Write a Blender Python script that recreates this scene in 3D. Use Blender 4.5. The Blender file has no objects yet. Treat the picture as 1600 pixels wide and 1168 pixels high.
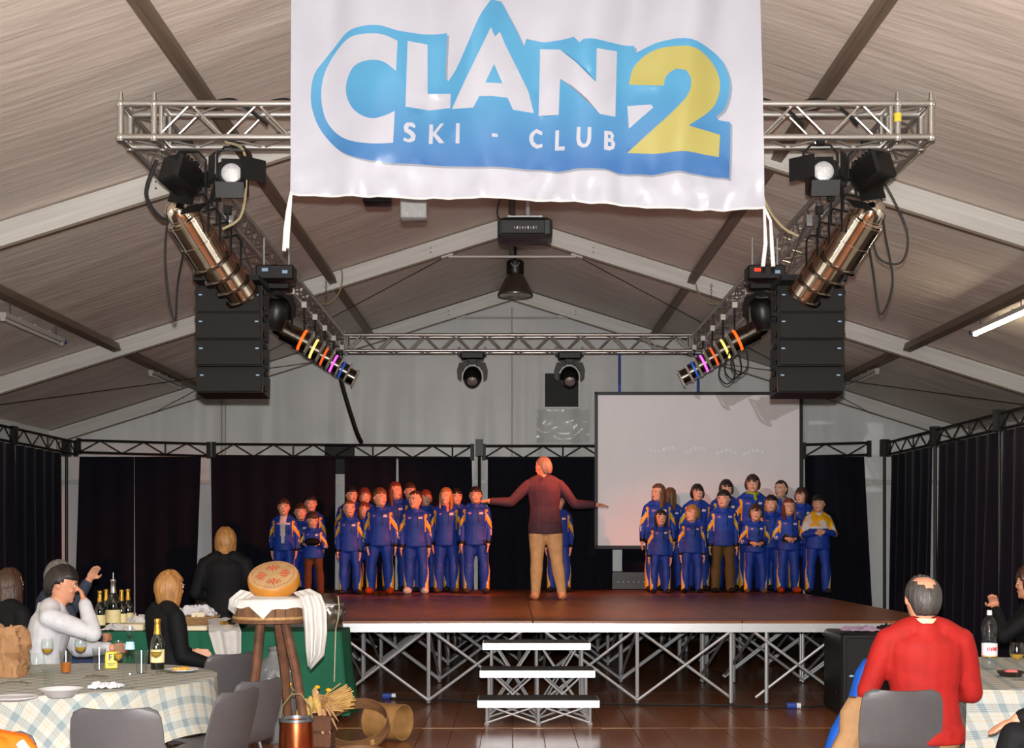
import bpy, bmesh, math, random
from mathutils import Vector, Matrix, Quaternion, Euler, noise, geometry
random.seed(7)
scene = bpy.context.scene
COL = scene.collection
PI = math.pi
# ------------------------------------------------------------------ camera
F, HY, CX, CH = 2045.0, 842.0, 800.0, 1.58      # focal length in px, horizon row, centre column, eye height
def P(px, py, Y):
    """point on the ray of a pixel at depth Y (depth always comes from what the thing touches)"""
    return Vector(((px-CX)*Y/F, Y, CH+(HY-py)*Y/F))
def XX(px, Y): return (px-CX)*Y/F
def ZZ(py, Y): return CH+(HY-py)*Y/F
cam = bpy.data.objects.new('camera', bpy.data.cameras.new('camera'))
COL.objects.link(cam); scene.camera = cam
cam.location = (0, 0, CH); cam.rotation_euler = (PI/2, 0, 0)
cam.data.sensor_width = 36; cam.data.lens = 36*F/1600
cam.data.shift_y = (HY-584)/1600; cam.data.clip_start = 0.05; cam.data.clip_end = 200
# ------------------------------------------------------------------ light and exposure
scene.view_settings.view_transform = 'Standard'; scene.view_settings.look = 'None'
scene.view_settings.exposure = 0.0; scene.view_settings.gamma = 1; scene.view_settings.use_curve_mapping = False
world = bpy.data.worlds.new('world'); scene.world = world; world.use_nodes = True
world.node_tree.nodes['Background'].inputs[0].default_value = (0.02, 0.02, 0.025, 1)
world.node_tree.nodes['Background'].inputs[1].default_value = 0.3
def lamp(name, kind, loc, energy, color, aim=None, size=.05, angle=60, blend=.5):
    d = bpy.data.lights.new(name, kind); d.energy = energy; d.color = color
    o = bpy.data.objects.new(name, d); COL.objects.link(o); o.location = loc
    if kind == 'SPOT': d.spot_size = math.radians(angle); d.spot_blend = blend
    if hasattr(d, 'shadow_soft_size'): d.shadow_soft_size = size
    if aim is not None:
        o.rotation_euler = (Vector(aim)-Vector(loc)).to_track_quat('-Z', 'Y').to_euler()
    return o
# the photographer's flash on the camera (the hall is photographed by flash)
lamp('camera_flash', 'SPOT', (0.0, 0.02, CH+.13), 4200, (1, .985, .965), aim=(0, 12, 3.0), size=.03, angle=150, blend=.3)
# coloured stage lanterns (they hang in the two lantern rows of the rig)
lamp('stage_lantern_red_a', 'SPOT', (-2.2, 15.4, 3.75), 1000, (1, .22, .08), aim=(2.6, 19.4, 1.0), size=.1, angle=34, blend=.8)
lamp('stage_lantern_red_b', 'SPOT', (2.35, 15.4, 3.75), 1900, (1, .18, .07), aim=(-1.9, 19.0, 1.5), size=.1, angle=42, blend=.8)
lamp('stage_lantern_amber_a', 'SPOT', (-2.2, 10.4, 3.7), 800, (1, .50, .16), aim=(-.3, 14.9, .8), size=.1, angle=42, blend=.9)
lamp('stage_lantern_amber_b', 'SPOT', (2.35, 10.4, 3.7), 800, (1, .50, .16), aim=(.5, 14.9, .8), size=.1, angle=42, blend=.9)
# the projector's beam: a rectangle of pale light on the screen
pb = lamp('projector_beam', 'SPOT', (.12, 13.08, 4.58), 480, (.97, .97, 1), aim=(2.876, 20.2, 2.64), size=.02, angle=34, blend=.02)
pb.data.use_nodes = True
_n = pb.data.node_tree.nodes; _l = pb.data.node_tree.links
_tc = _n.new('ShaderNodeTexCoord'); _sx = _n.new('ShaderNodeSeparateXYZ'); _l.new(_tc.outputs['Normal'], _sx.inputs[0])
_prev = None
for _ax, _lim in (('X', .213), ('Y', .165)):
    _d = _n.new('ShaderNodeMath'); _d.operation = 'DIVIDE'; _l.new(_sx.outputs[_ax], _d.inputs[0]); _l.new(_sx.outputs['Z'], _d.inputs[1])
    _a = _n.new('ShaderNodeMath'); _a.operation = 'ABSOLUTE'; _l.new(_d.outputs[0], _a.inputs[0])
    _c = _n.new('ShaderNodeMath'); _c.operation = 'LESS_THAN'; _c.inputs[1].default_value = _lim; _l.new(_a.outputs[0], _c.inputs[0])
    if _prev is None: _prev = _c
    else:
        _m = _n.new('ShaderNodeMath'); _m.operation = 'MULTIPLY'; _l.new(_prev.outputs[0], _m.inputs[0]); _l.new(_c.outputs[0], _m.inputs[1]); _prev = _m
_l.new(_prev.outputs[0], _n['Emission'].inputs['Strength'])
# ------------------------------------------------------------------ helpers
def lin(c):
    return tuple(((x/255)/12.92 if x/255 <= .04045 else ((x/255+.055)/1.055)**2.4) for x in c)
MATS = {}
def mat(name, rgb=(128,128,128), rough=.6, metal=0., var=.12, scale=8., bump=0., bscale=40., spec=.5, emis=None, estr=0.,
        stretch=(1,1,1), attr=None, coat=0., sheen=0.):
    if name in MATS: return MATS[name]
    m = bpy.data.materials.new(name); m.use_nodes = True; MATS[name] = m
    nt = m.node_tree; N = nt.nodes; L = nt.links
    b = N['Principled BSDF']
    col = lin(rgb)
    b.inputs['Roughness'].default_value = rough; b.inputs['Metallic'].default_value = metal
    b.inputs['Specular IOR Level'].default_value = spec
    b.inputs['Coat Weight'].default_value = coat
    b.inputs['Sheen Weight'].default_value = sheen
    tc = N.new('ShaderNodeTexCoord'); mp = N.new('ShaderNodeMapping'); mp.inputs['Scale'].default_value = stretch
    L.new(tc.outputs['Object'], mp.inputs['Vector'])
    nz = N.new('ShaderNodeTexNoise'); nz.inputs['Scale'].default_value = scale; nz.inputs['Detail'].default_value = 4
    L.new(mp.outputs[0], nz.inputs['Vector'])
    mr = N.new('ShaderNodeMapRange'); mr.inputs['To Min'].default_value = 1-var; mr.inputs['To Max'].default_value = 1+var
    mr.inputs['From Min'].default_value = .3; mr.inputs['From Max'].default_value = .7
    L.new(nz.outputs['Fac'], mr.inputs['Value'])
    mx = N.new('ShaderNodeMix'); mx.data_type = 'RGBA'; mx.blend_type = 'MULTIPLY'; mx.inputs[0].default_value = 1
    if attr:
        at = N.new('ShaderNodeAttribute'); at.attribute_name = attr; L.new(at.outputs['Color'], mx.inputs[6])
    else: mx.inputs[6].default_value = (*col, 1)
    L.new(mr.outputs[0], mx.inputs[7]); L.new(mx.outputs[2], b.inputs['Base Color'])
    if bump:
        n2 = N.new('ShaderNodeTexNoise'); n2.inputs['Scale'].default_value = bscale; n2.inputs['Detail'].default_value = 3
        L.new(mp.outputs[0], n2.inputs['Vector'])
        bp = N.new('ShaderNodeBump'); bp.inputs['Strength'].default_value = min(1, bump); bp.inputs['Distance'].default_value = .02
        L.new(n2.outputs['Fac'], bp.inputs['Height']); L.new(bp.outputs[0], b.inputs['Normal'])
    if emis is not None:
        b.inputs['Emission Color'].default_value = (*lin(emis), 1); b.inputs['Emission Strength'].default_value = estr
    return m
def glassmat(name, tint=(235,240,240), gloss=.06, base=.08, ior=1.45):
    if name in MATS: return MATS[name]
    m = bpy.data.materials.new(name); m.use_nodes = True; MATS[name] = m
    nt = m.node_tree; N = nt.nodes; L = nt.links
    N.remove(N['Principled BSDF'])
    t = N.new('ShaderNodeBsdfTransparent'); t.inputs[0].default_value = (*lin(tint), 1)
    g = N.new('ShaderNodeBsdfGlossy'); g.inputs['Roughness'].default_value = gloss
    fr = N.new('ShaderNodeLayerWeight'); fr.inputs[0].default_value = .5
    pw = N.new('ShaderNodeMath'); pw.operation = 'POWER'; pw.inputs[1].default_value = 4.0; L.new(fr.outputs['Facing'], pw.inputs[0])
    ad = N.new('ShaderNodeMath'); ad.operation = 'MULTIPLY_ADD'; ad.inputs[1].default_value = .45; ad.inputs[2].default_value = base; ad.use_clamp = True
    L.new(pw.outputs[0], ad.inputs[0])
    mx = N.new('ShaderNodeMixShader'); L.new(ad.outputs[0], mx.inputs[0]); L.new(t.outputs[0], mx.inputs[1]); L.new(g.outputs[0], mx.inputs[2])
    L.new(mx.outputs[0], N['Material Output'].inputs[0])
    return m

class MB:
    """collects shapes; build() links them as ONE mesh object"""
    def __init__(s): s.v = []; s.f = []; s.m = []; s.uv = None
    def add(s, vs, fs, mi=0):
        o = len(s.v); s.v += [tuple(p) for p in vs]
        for f in fs: s.f.append(tuple(i+o for i in f)); s.m.append(mi)
        return s
    def box(s, c, d, rot=None, mi=0, taper=1.0):
        hx, hy, hz = d[0]/2, d[1]/2, d[2]/2
        vs = []
        for z in (-1, 1):
            k = taper if z > 0 else 1
            for x, y in ((-1,-1),(1,-1),(1,1),(-1,1)): vs.append(Vector((x*hx*k, y*hy*k, z*hz)))
        if rot is not None: vs = [rot @ v for v in vs]
        c = Vector(c)
        return s.add([v+c for v in vs], [(3,2,1,0),(4,5,6,7),(0,1,5,4),(1,2,6,5),(2,3,7,6),(3,0,4,7)], mi)
    def bbox(s, c, d, b, rot=None, mi=0):
        """box with bevelled edges"""
        hx, hy, hz = d[0]/2, d[1]/2, d[2]/2
        b = min(b, hx*.9, hy*.9, hz*.9)
        rings = []
        for z, k in ((-hz, b), (-hz+b, 0), (hz-b, 0), (hz, b)):
            x, y = hx-k, hy-k; q = b
            rings.append([Vector(p) for p in ((-x+q,-y,z),(x-q,-y,z),(x,-y+q,z),(x,y-q,z),(x-q,y,z),(-x+q,y,z),(-x,y-q,z),(-x,-y+q,z))])
        c = Vector(c)
        rings = [[(rot @ p if rot is not None else p)+c for p in r] for r in rings]
        return s.loft(rings, mi=mi)
    def loft(s, rings, mi=0, cap=True, closed=True):
        n = len(rings[0]); vs = [p for r in rings for p in r]; fs = []
        for i in range(len(rings)-1):
            for j in range(n if closed else n-1):
                k = (j+1) % n
                fs.append((i*n+j, i*n+k, (i+1)*n+k, (i+1)*n+j))
        if cap:
            fs.append(tuple(range(n-1, -1, -1))); fs.append(tuple((len(rings)-1)*n+j for j in range(n)))
        return s.add(vs, fs, mi)
    def cyl(s, a, b, r1, r2=None, n=10, mi=0, cap=True):
        a, b = Vector(a), Vector(b); r2 = r1 if r2 is None else r2
        q = (b-a).to_track_quat('Z', 'Y')
        ring = lambda c, r: [c + q @ Vector((r*math.cos(2*PI*i/n), r*math.sin(2*PI*i/n), 0)) for i in range(n)]
        return s.loft([ring(a, r1), ring(b, r2)], mi, cap)
    def path(s, pts, r, n=6, mi=0, ell=None):
        pts = [Vector(p) for p in pts]; rings = []
        q = None
        for i, p in enumerate(pts):
            t = (pts[min(i+1, len(pts)-1)]-pts[max(i-1, 0)]).normalized()
            if q is None: q = t.to_track_quat('Z', 'Y')
            else: q = (q @ Vector((0,0,1))).rotation_difference(t) @ q
            rr = r[i] if isinstance(r, (list, tuple)) else r
            e = ell or (1, 1)
            rings.append([p + q @ Vector((rr*e[0]*math.cos(2*PI*k/n), rr*e[1]*math.sin(2*PI*k/n), 0)) for k in range(n)])
        return s.loft(rings, mi)
    def lathe(s, prof, n=20, c=(0,0,0), rot=None, mi=0, cap=False, wob=0):
        c = Vector(c); rings = []
        for r, z in prof:
            ring = [Vector((r*math.cos(2*PI*i/n), r*math.sin(2*PI*i/n), z)) for i in range(n)]
            rings.append([(rot @ p if rot is not None else p)+c for p in ring])
        return s.loft(rings, mi, cap)
    def ball(s, c, r, n=12, m=8, rot=None, mi=0):
        if not isinstance(r, (tuple, list, Vector)): r = (r, r, r)
        c = Vector(c); vs = []; fs = []
        for i in range(1, m):
            a = PI*i/m
            for j in range(n):
                p = Vector((r[0]*math.sin(a)*math.cos(2*PI*j/n), r[1]*math.sin(a)*math.sin(2*PI*j/n), r[2]*math.cos(a)))
                vs.append(c + (rot @ p if rot is not None else p))
        t = Vector((0,0,r[2])); b = -t
        vs += [c+(rot @ t if rot is not None else t), c+(rot @ b if rot is not None else b)]
        T, B = len(vs)-2, len(vs)-1
        for i in range(m-2):
            for j in range(n):
                k = (j+1) % n; fs.append((i*n+j, (i+1)*n+j, (i+1)*n+k, i*n+k))
        for j in range(n):
            k = (j+1) % n; fs.append((j, k, T)); fs.append(((m-2)*n+k, (m-2)*n+j, B))
        return s.add(vs, fs, mi)
    def grid(s, fn, nu, nv, mi=0, uv=False):
        vs = []; uvs = []
        for i in range(nu+1):
            for j in range(nv+1):
                r = fn(i/nu, j/nv)
                vs.append(r)
        fs = [(i*(nv+1)+j, (i+1)*(nv+1)+j, (i+1)*(nv+1)+j+1, i*(nv+1)+j+1) for i in range(nu) for j in range(nv)]
        return s.add(vs, fs, mi)
    def prism(s, poly, a, b, axis='y', mi=0):
        """extrude a 2D polygon (u,w) along an axis from a to b"""
        mk = {'y': lambda u, w, t: (u, t, w), 'x': lambda u, w, t: (t, u, w), 'z': lambda u, w, t: (u, w, t)}[axis]
        return s.loft([[Vector(mk(u, w, a)) for u, w in poly], [Vector(mk(u, w, b)) for u, w in poly]], mi)
    def mesh(s, name, mats, smooth=True, angle=40):
        me = bpy.data.meshes.new(name); me.from_pydata(s.v, [], s.f)
        for m in (mats if isinstance(mats, (list, tuple)) else [mats]): me.materials.append(m)
        me.polygons.foreach_set('material_index', s.m)
        bm = bmesh.new(); bm.from_mesh(me); bmesh.ops.recalc_face_normals(bm, faces=bm.faces)
        if smooth:
            a = math.radians(angle)
            for f in bm.faces: f.smooth = True
            for e in bm.edges:
                if len(e.link_faces) == 2 and e.calc_face_angle(0) > a: e.smooth = False
        bm.to_mesh(me); bm.free()
        return me
    def build(s, name, mats, parent=None, smooth=True, angle=40, loc=None):
        return put(name, s.mesh(name, mats, smooth, angle), parent, loc)

def put(name, me, parent=None, loc=None, mw=None):
    o = bpy.data.objects.new(name, me); COL.objects.link(o)
    if parent is not None: o.parent = parent
    if loc is not None: o.location = loc
    if mw is not None: o.matrix_basis = mw
    return o
def tag(o, label, cat, group=None, kind=None):
    if label: o['label'] = label
    if cat: o['category'] = cat
    if group: o['group'] = group
    if kind: o['kind'] = kind
    return o
def struct(o): o['kind'] = 'structure'; return o
def stuff(o): o['kind'] = 'stuff'; return o
def thing(name, loc, label, cat, rotz=0., group=None):
    o = bpy.data.objects.new(name, None); COL.objects.link(o); o.empty_display_size = .1
    o.location = loc; o.rotation_euler = (0, 0, rotz)
    return tag(o, label, cat, group)
ROD = {}
def rod(name, a, b, r, m, parent=None, n=8):
    """straight round bar; all bars of one material share one mesh"""
    k = (m.name, n)
    if k not in ROD:
        ROD[k] = MB().cyl((0,0,0), (0,0,1), 1, n=n).mesh('bar_'+m.name, m)
    a, b = Vector(a), Vector(b); d = b-a
    mw = Matrix.Translation(a) @ d.to_track_quat('Z', 'Y').to_matrix().to_4x4() @ Matrix.Diagonal((r, r, d.length, 1))
    return put(name, ROD[k], parent, mw=mw)
SLAB = {}
def slab(name, c, d, m, parent=None, rot=None):
    """straight box; all boxes of one material share one mesh"""
    if m.name not in SLAB: SLAB[m.name] = MB().box((0,0,0), (1,1,1)).mesh('box_'+m.name, m)
    mw = Matrix.Translation(Vector(c)) @ (rot.to_4x4() if rot is not None else Matrix()) @ Matrix.Diagonal((d[0], d[1], d[2], 1))
    return put(name, SLAB[m.name], parent, mw=mw)
def bar(name, a, b, w, h, m, parent=None):
    """box bar from a to b"""
    a, b = Vector(a), Vector(b); d = b-a
    return slab(name, (a+b)/2, (w, h, d.length), m, parent, d.to_track_quat('Z', 'Y').to_matrix())
def copy_tree(o, parent=None):
    c = o.copy(); COL.objects.link(c); c.parent = parent
    for ch in list(o.children): copy_tree(ch, c)
    return c
RX = lambda a: Matrix.Rotation(a, 3, 'X')
RY = lambda a: Matrix.Rotation(a, 3, 'Y')
RZ = lambda a: Matrix.Rotation(a, 3, 'Z')
def dirrot(d, up='Y'): return Vector(d).to_track_quat('Z', up).to_matrix()
# ------------------------------------------------------------------ materials
ALU = mat('aluminium', (184,185,187), .38, .6, .08, 30)
ALUD = mat('dull_aluminium', (205,203,198), .55, .35, .12, 6)
TRUSS = mat('truss_aluminium', (200,198,194), .36, .95, .14, 14)
BLACKM = mat('black_metal', (18,18,19), .5, .3, .2, 20)
BLACKP = mat('black_plastic', (14,14,15), .42, 0, .15, 30)
RUBBER = mat('black_rubber', (17,17,18), .6, 0, .2, 30)
CHROME = mat('chrome', (225,215,200), .12, 1., .15, 9)
ROOF = mat('roof_fabric', (222,209,198), .45, 0, .05, 1.3, spec=.3, bump=.55, bscale=3.2, stretch=(.45,3.2,.45))
WALLF = mat('wall_fabric', (230,231,230), .35, 0, .06, 1.2, spec=.4)
PURL = mat('purlin_steel', (120,105,90), .55, .3, .3, 7)
WHITE = mat('white_paint', (225,225,222), .5, 0, .06, 10)
# ------------------------------------------------------------------ tent shell
RIDGE, SL, HW = 5.95, .313, 7.95                 # fabric ridge height, slope, half width
FR = [-5.0, .6, 6.3, 11.98, 17.7, 22.6]         # tent frames along the hall
def roofz(x): return RIDGE-SL*abs(x)
ceil = struct(bpy.data.objects.new('ceiling', None)); COL.objects.link(ceil)
for i in range(len(FR)-1):
    for s in (-1, 1):
        nu, nv = (70, 60) if i >= 2 else (20, 16)
        def fn(u, v, s=s, a=FR[i], b=FR[i+1]):
            x = s*(u*(HW+.1)); y = a+(b-a)*v
            w = math.sin(PI*v)
            zz = roofz(x) - .05*w*math.sin(PI*min(1, u*1.02)) 
            wr = noise.noise(Vector((x*.55+y*.9, (y*1.2-abs(x)*.35)*2.4, 3.1*s)))
            wr2 = noise.noise(Vector((x*.9, (y-abs(x)*.2)*6.0, 7.7)))
            return (x, y, zz + w*(.012*wr + .005*wr2))
        m = MB().grid(fn, nu, nv)
        m.build('roof_panel', ROOF, ceil)
# gable wall behind the stage
def gw(u, v):
    x = -HW+2*HW*u; z = v*(roofz(x)-.02)
    y = 22.85 + .030*noise.noise(Vector((x*2.6, z*.22, 1))) + .014*noise.noise(Vector((x*8, z*.5, 5)))
    return (x, y, z)
struct(MB().grid(gw, 260, 24).build('wall_back', WALLF))
for nm, s in (('wall_left', -1), ('wall_right', 1)):
    def sw(u, v, s=s):
        y = -5+27.85*u; z = v*(roofz(HW))
        return (s*(HW+.02)+.02*noise.noise(Vector((y*1.7, z*.3, 4*s))), y, z)
    struct(MB().grid(sw, 120, 6).build(nm, WALLF))
def fw(u, v):
    x = -HW+2*HW*u; return (x, -5.05, v*roofz(x))
struct(MB().grid(fw, 20, 6).build('wall_front', WALLF))
# floor: base slab with planks on it where they show
FLOORM = mat('floor_board', (132,80,46), .22, 0, .16, 3.0, spec=.5, stretch=(1,.15,1))
FLOORB = mat('floor_base', (60,38,24), .5, 0, .2, 3)
fl = struct(MB().box((0, 8.9, -.05), (16.0, 28.0, .06)).build('floor', FLOORB))
pl = MB().bbox((0,0,0), (.247, 1.0, .02), .0025).mesh('plank', FLOORM)
pl2 = {}
ys = [1.0, 3.49, 5.98, 8.47, 10.96, 13.45, 15.94, 18.43, 20.9]
for j in range(len(ys)-1):
    for i in range(30):
        x = -3.62+.25*i
        L = ys[j+1]-ys[j]-.006
        if j not in pl2: pl2[j] = MB().bbox((0,0,0), (.247, L, .02), .0025).mesh('plank', FLOORM, smooth=False)
        put('plank', pl2[j], fl, (x, ys[j]+L/2, -.0105+.0008*((i*7+j*3) % 3)))
SEAM = mat('seam_strip', (150,110,75), .3, .2, .1, 20)
slab('seam_strip', (0, 10.957, 0), (7.6, .012, .004), SEAM, fl)
# ------------------------------------------------------------------ tent frames, purlins
ord_ = {3: 'crossing behind the front lighting truss', 4: 'above the projector and the stage front', 5: 'at the back gable wall'}
for i in (1, 2, 3, 4, 5):
    y = FR[i]
    fo = thing('tent_frame', (0, y, 0), 'white aluminium tent arch '+ord_.get(i, 'over the dining tables' if i == 2 else 'behind the photographer'), 'tent frame', group='tent arches')
    for s in (-1, 1):
        a = Vector((0, 0, RIDGE-.13)); b = Vector((s*HW, 0, RIDGE-.13-SL*HW))
        d = (b-a); rot = Matrix((d.normalized(), Vector((0,1,0)), d.normalized().cross(Vector((0,1,0))))).transposed()
        slab('rafter', (a+b)/2, (d.length, .11, .215), ALUD, fo, rot)
        # keder rail along the lower edge of the rafter
        off = Vector((0, -.058, -.10))
        n_ = d.normalized().cross(Vector((0,1,0))); n_ = n_ if n_.z < 0 else -n_
        bar('keder_rail', a+n_*.112, b+n_*.112, .05, .02, PURL, fo)
        slab('leg', (s*(HW-.06), 0, (RIDGE-SL*HW-.2)/2), (.11, .2, RIDGE-SL*HW-.2), ALUD, fo)
        for k in (1.15, 2.1, 3.4, 4.9):
            for dz in (-.03, .03):
                c = a + d.normalized()*k + Vector((0, -.056, dz))
                if k in (1.15, 3.4): rod('bolt_hole', c, c+Vector((0,-.004,0)), .009, RUBBER, fo, n=8)
    # collar tie under the ridge
    rod('collar_tie', (-.86, 0, RIDGE-.13-.42), (.86, 0, RIDGE-.13-.42), .018, ALUD, fo)
    for s in (-1, 1):
        slab('tie_bracket', (s*.88, 0, RIDGE-.13-.40), (.16, .05, .05), ALUD, fo, RY(s*.3))
for i in range(1, 5):
    a, b = FR[i]+.06, FR[i+1]-.06
    BAY = {1: 'over the dining tables', 2: 'in the bay of the banner', 3: 'between the first two visible arches', 4: 'in the rear bay'}[i]
    for s, xx, nm in ((-1, 2.42, 'inner'), (1, 2.42, 'inner'), (-1, 5.33, 'outer'), (1, 5.33, 'outer')):
        o = slab('roof_purlin', (s*xx, (a+b)/2, roofz(xx)-.125), (.10, b-a, .10), PURL, rot=RY(s*.303))
        tag(o, ('low' if nm == 'outer' else 'high')+' brown-grey roof purlin '+BAY+(', screen side' if s > 0 else ', diners side'), 'purlin', group=nm+' roof purlins')
    o = slab('ridge_beam', (0, (a+b)/2, RIDGE-.16), (.09, b-a, .12), PURL)
    tag(o, 'dark ridge beam at the roof top '+BAY, 'beam', group='ridge beams')
# gable posts and rails
for x in (-5.02, 0, 5.02):
    t = thing('gable_post', (x, 22.70, 0), {-5.02: 'pale aluminium gable post behind the loudspeaker stack away from the screen', 0: 'tall pale aluminium post in the middle of the back wall', 5.02: 'pale aluminium gable post beside the projection screen'}[x], 'post')
    h = roofz(x)-.36
    slab('post', (0, 0, h/2), (.10, .10, h), ALUD, t)
    slab('post_groove', (.0, -.052, h/2), (.012, .006, h), PURL, t)
    slab('foot_plate', (0, 0, .006), (.2, .14, .012), ALUD, t)
for a, b, l in ((-7.8, -5.09, 'in the corner far from the screen'), (-4.95, -.06, 'between the two posts away from the screen'), (.06, 4.95, 'behind the projection screen'), (5.09, 7.8, 'in the corner beyond the screen')):
    o = slab('gable_rail', ((a+b)/2, 22.68, 2.57), (b-a, .05, .08), ALUD); tag(o, 'horizontal aluminium wall rail '+l, 'rail')
# wire stays crossing the roof
WIRE = mat('steel_wire', (60,58,56), .5, .6, .1, 20)
for s in (-1, 1):
    o = rod('wind_brace_wire', (s*.75, 17.8, RIDGE-.45), (s*6.2, 22.5, roofz(6.2)-.28), .006, WIRE); tag(o, 'thin steel bracing wire across the rear roof bay, '+('slope away from the screen' if s < 0 else 'slope on the screen side'), 'wire')
    o = rod('wind_brace_wire', (s*7.3, 17.8, roofz(7.3)-.3), (s*3.2, 22.5, roofz(3.2)-.3), .006, WIRE); tag(o, 'thin steel bracing wire low in the rear roof bay, '+('slope away from the screen' if s < 0 else 'slope on the screen side'), 'wire')
# ------------------------------------------------------------------ vents in the gable wall
VENTM = mat('vent_dark', (30,36,36), .6, 0, .2, 20)
def vent(px0, px1, py0, py1, label):
    Y = 22.77; a = P(px0, py1, Y); b = P(px1, py0, Y); w, h = b.x-a.x, b.z-a.z
    t = thing('wall_vent', (a.x, Y-.02, a.z), label, 'vent')
    slab('backing', (w/2, .02, h/2), (w, .01, h), RUBBER, t)
    for k in range(2):
        slab('frame', (w*k, -.005, h/2), (.03, .03, h+.03), WALLF, t); slab('frame', (w/2, -.005, h*k), (w+.03, .03, .03), WALLF, t)
    for k in range(1, 9): slab('grille_bar', (w*k/9, .0, h/2), (.010, .012, h), VENTM, t)
    for k in range(1, 9): slab('grille_bar', (w/2, .0, h*k/9), (w, .012, .010), VENTM, t)
vent(850, 905, 582, 637, 'square dark ventilation grille in the white gable wall')
vent(506, 556, 694, 742, 'dark ventilation grille half hidden by the curtain truss')
# clear plastic flap below the vent
PLAST = glassmat('clear_plastic', (246,246,244), .2, .02)
def flap(u, v):
    x = XX(838+82*u, 22.7); z = ZZ(640+52*v, 22.7)
    return (x, 22.64-.04*math.sin(PI*v)+.03*noise.noise(Vector((u*5, v*5, 2))), z)
tag(MB().grid(flap, 20, 16).build('plastic_flap', PLAST), 'crumpled clear plastic flap hanging below the square grille', 'plastic sheet')
# ------------------------------------------------------------------ curtain trusses
CT = .0
def ladder_truss(name, a, b, label, h=.19, group=None, pitch=.30):
    a, b = Vector(a), Vector(b); L = (b-a).length; d = (b-a)/L
    t = thing(name, a, label, 'truss', group=group)
    rod('chord', (0,0,0), d*L, .018, BLACKM, t); rod('chord', (0,0,-h), d*L-Vector((0,0,h)), .018, BLACKM, t)
    n = max(2, int(L/pitch)); p = L/n
    for i in range(n):
        z0, z1 = ((-h, 0), (0, -h))[i % 2]
        rod('brace', d*(i*p)+Vector((0,0,z0)), d*((i+1)*p)+Vector((0,0,z1)), .009, BLACKM, t)
    for i in range(0, n+1, 4): rod('upright', d*(i*p), d*(i*p)-Vector((0,0,h)), .013, BLACKM, t)
    for k in (0, L): slab('end_plate', d*k-Vector((0,0,h/2)), (.06, .06, h+.06), BLACKM, t)
    return t
YB, XL, XR, ZT = 20.6, -6.83, 5.90, 3.10
ladder_truss('curtain_truss', (XX(123,YB), YB, ZT+.04), (XX(326,YB), YB, ZT-.02), 'black curtain truss over the widest dark curtain by the bottle table')
ladder_truss('curtain_truss', (XX(334,YB), YB, ZT-.02), (XX(738,YB), YB, ZT-.05), 'long black curtain truss above the children away from the screen')
ladder_truss('curtain_truss', (XX(756,YB), YB, ZT-.05), (XX(1250,YB), YB, ZT-.05), 'black curtain truss running behind the conductor and the screen')
ladder_truss('curtain_truss', (XX(1256,YB), YB, ZT-.03), (XX(1358,YB), YB, ZT), 'short black curtain truss beside the projection screen')
for k, (y0, y1) in enumerate(((20.5, 18.3), (18.2, 15.9), (15.8, 13.4), (13.3, 10.9))):
    ladder_truss('side_curtain_truss', (XR, y0, ZT), (XR, y1, ZT+.03*0), 'black truss over the screen-side wall curtains, '+('first', 'second', 'third', 'fourth')[k]+' from the back corner', group='screen-side wall trusses')
for k, (y0, y1) in enumerate(((20.5, 18.0), (17.9, 15.4), (15.3, 12.9))):
    ladder_truss('side_curtain_truss', (XL, y0, ZT), (XL, y1, ZT), 'black truss over the curtains behind the diners, '+('first', 'second', 'third')[k]+' from the back corner', group='diner-side wall trusses')
def stand(x, y, label, h=ZT+.02):
    t = thing('curtain_stand', (x, y, 0), label, 'stand')
    rod('pole', (0,0,.02), (0,0,h), .025, BLACKM, t); slab('base_plate', (0,0,.01), (.5,.5,.02), BLACKM, t)
    slab('head_block', (0,0,h-.1), (.12,.12,.26), BLACKP, t)
stand(XX(104,YB)-.0, YB, 'black curtain stand in the corner beside the pale wall strip by the diners')
stand(XX(749,YB), YB, 'black curtain stand in the gap left of the conductor'.replace('left of', 'beside'))
stand(XX(1374,YB)+.08, YB, 'black curtain stand in the corner beyond the screen')
stand(XR, 18.25, 'black curtain stand between the first two screen-side wall curtains')
stand(XR, 15.85, 'black curtain stand further along the screen-side wall')
# ------------------------------------------------------------------ curtains
CURT = mat('curtain_cloth', (12,13,25), .85, 0, .2, 5, spec=.15, sheen=.1)
CURTP = mat('curtain_cloth_plum', (22,14,27), .85, 0, .25, 4, spec=.15, sheen=.1)
def curtain(a, b, label, m=CURT, taper=(0, 0), zt=ZT-.22, z0=.03, amp=.05, group=None, seed=1.):
    """hanging cloth from a to b (x,y); taper pulls the lower corners inward"""
    a, b = Vector((a[0], a[1], 0)), Vector((b[0], b[1], 0)); L = (b-a).length; d = (b-a)/L; nrm = Vector((d.y, -d.x, 0))
    nu = int(L/.035)
    def fn(u, v):
        s = u*L; z = zt+(z0-zt)*v
        ta, tb = taper[0]*v, taper[1]*v
        s2 = ta + (L-ta-tb)*u
        w = amp*(.35+.65*v)*(math.sin(s*17+seed+1.5*noise.noise(Vector((s*.8, seed, 0))))+.6*noise.noise(Vector((s*5, v*.7, seed))))
        p = a + d*s2 + nrm*w
        return (p.x, p.y, z)
    m_ = MB().grid(fn, nu, 14)
    o = m_.build('curtain', m)
    tag(o, label, 'curtain', group=group); return o
cb = lambda p0, p1, *k, **kw: curtain((XX(p0,YB), YB+.02), (XX(p1,YB), YB+.02), *k, **kw)
cb(124, 209, 'dark navy curtain next to the pale corner strip by the diners', taper=(-.08, .01), seed=1)
cb(210, 314, 'dark navy curtain with a thin white slit behind the bottle table', taper=(.02, .10), seed=2)
cb(329, 524, 'wide dark navy curtain behind the standing blonde woman', taper=(.04, .02), seed=3)
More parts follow.
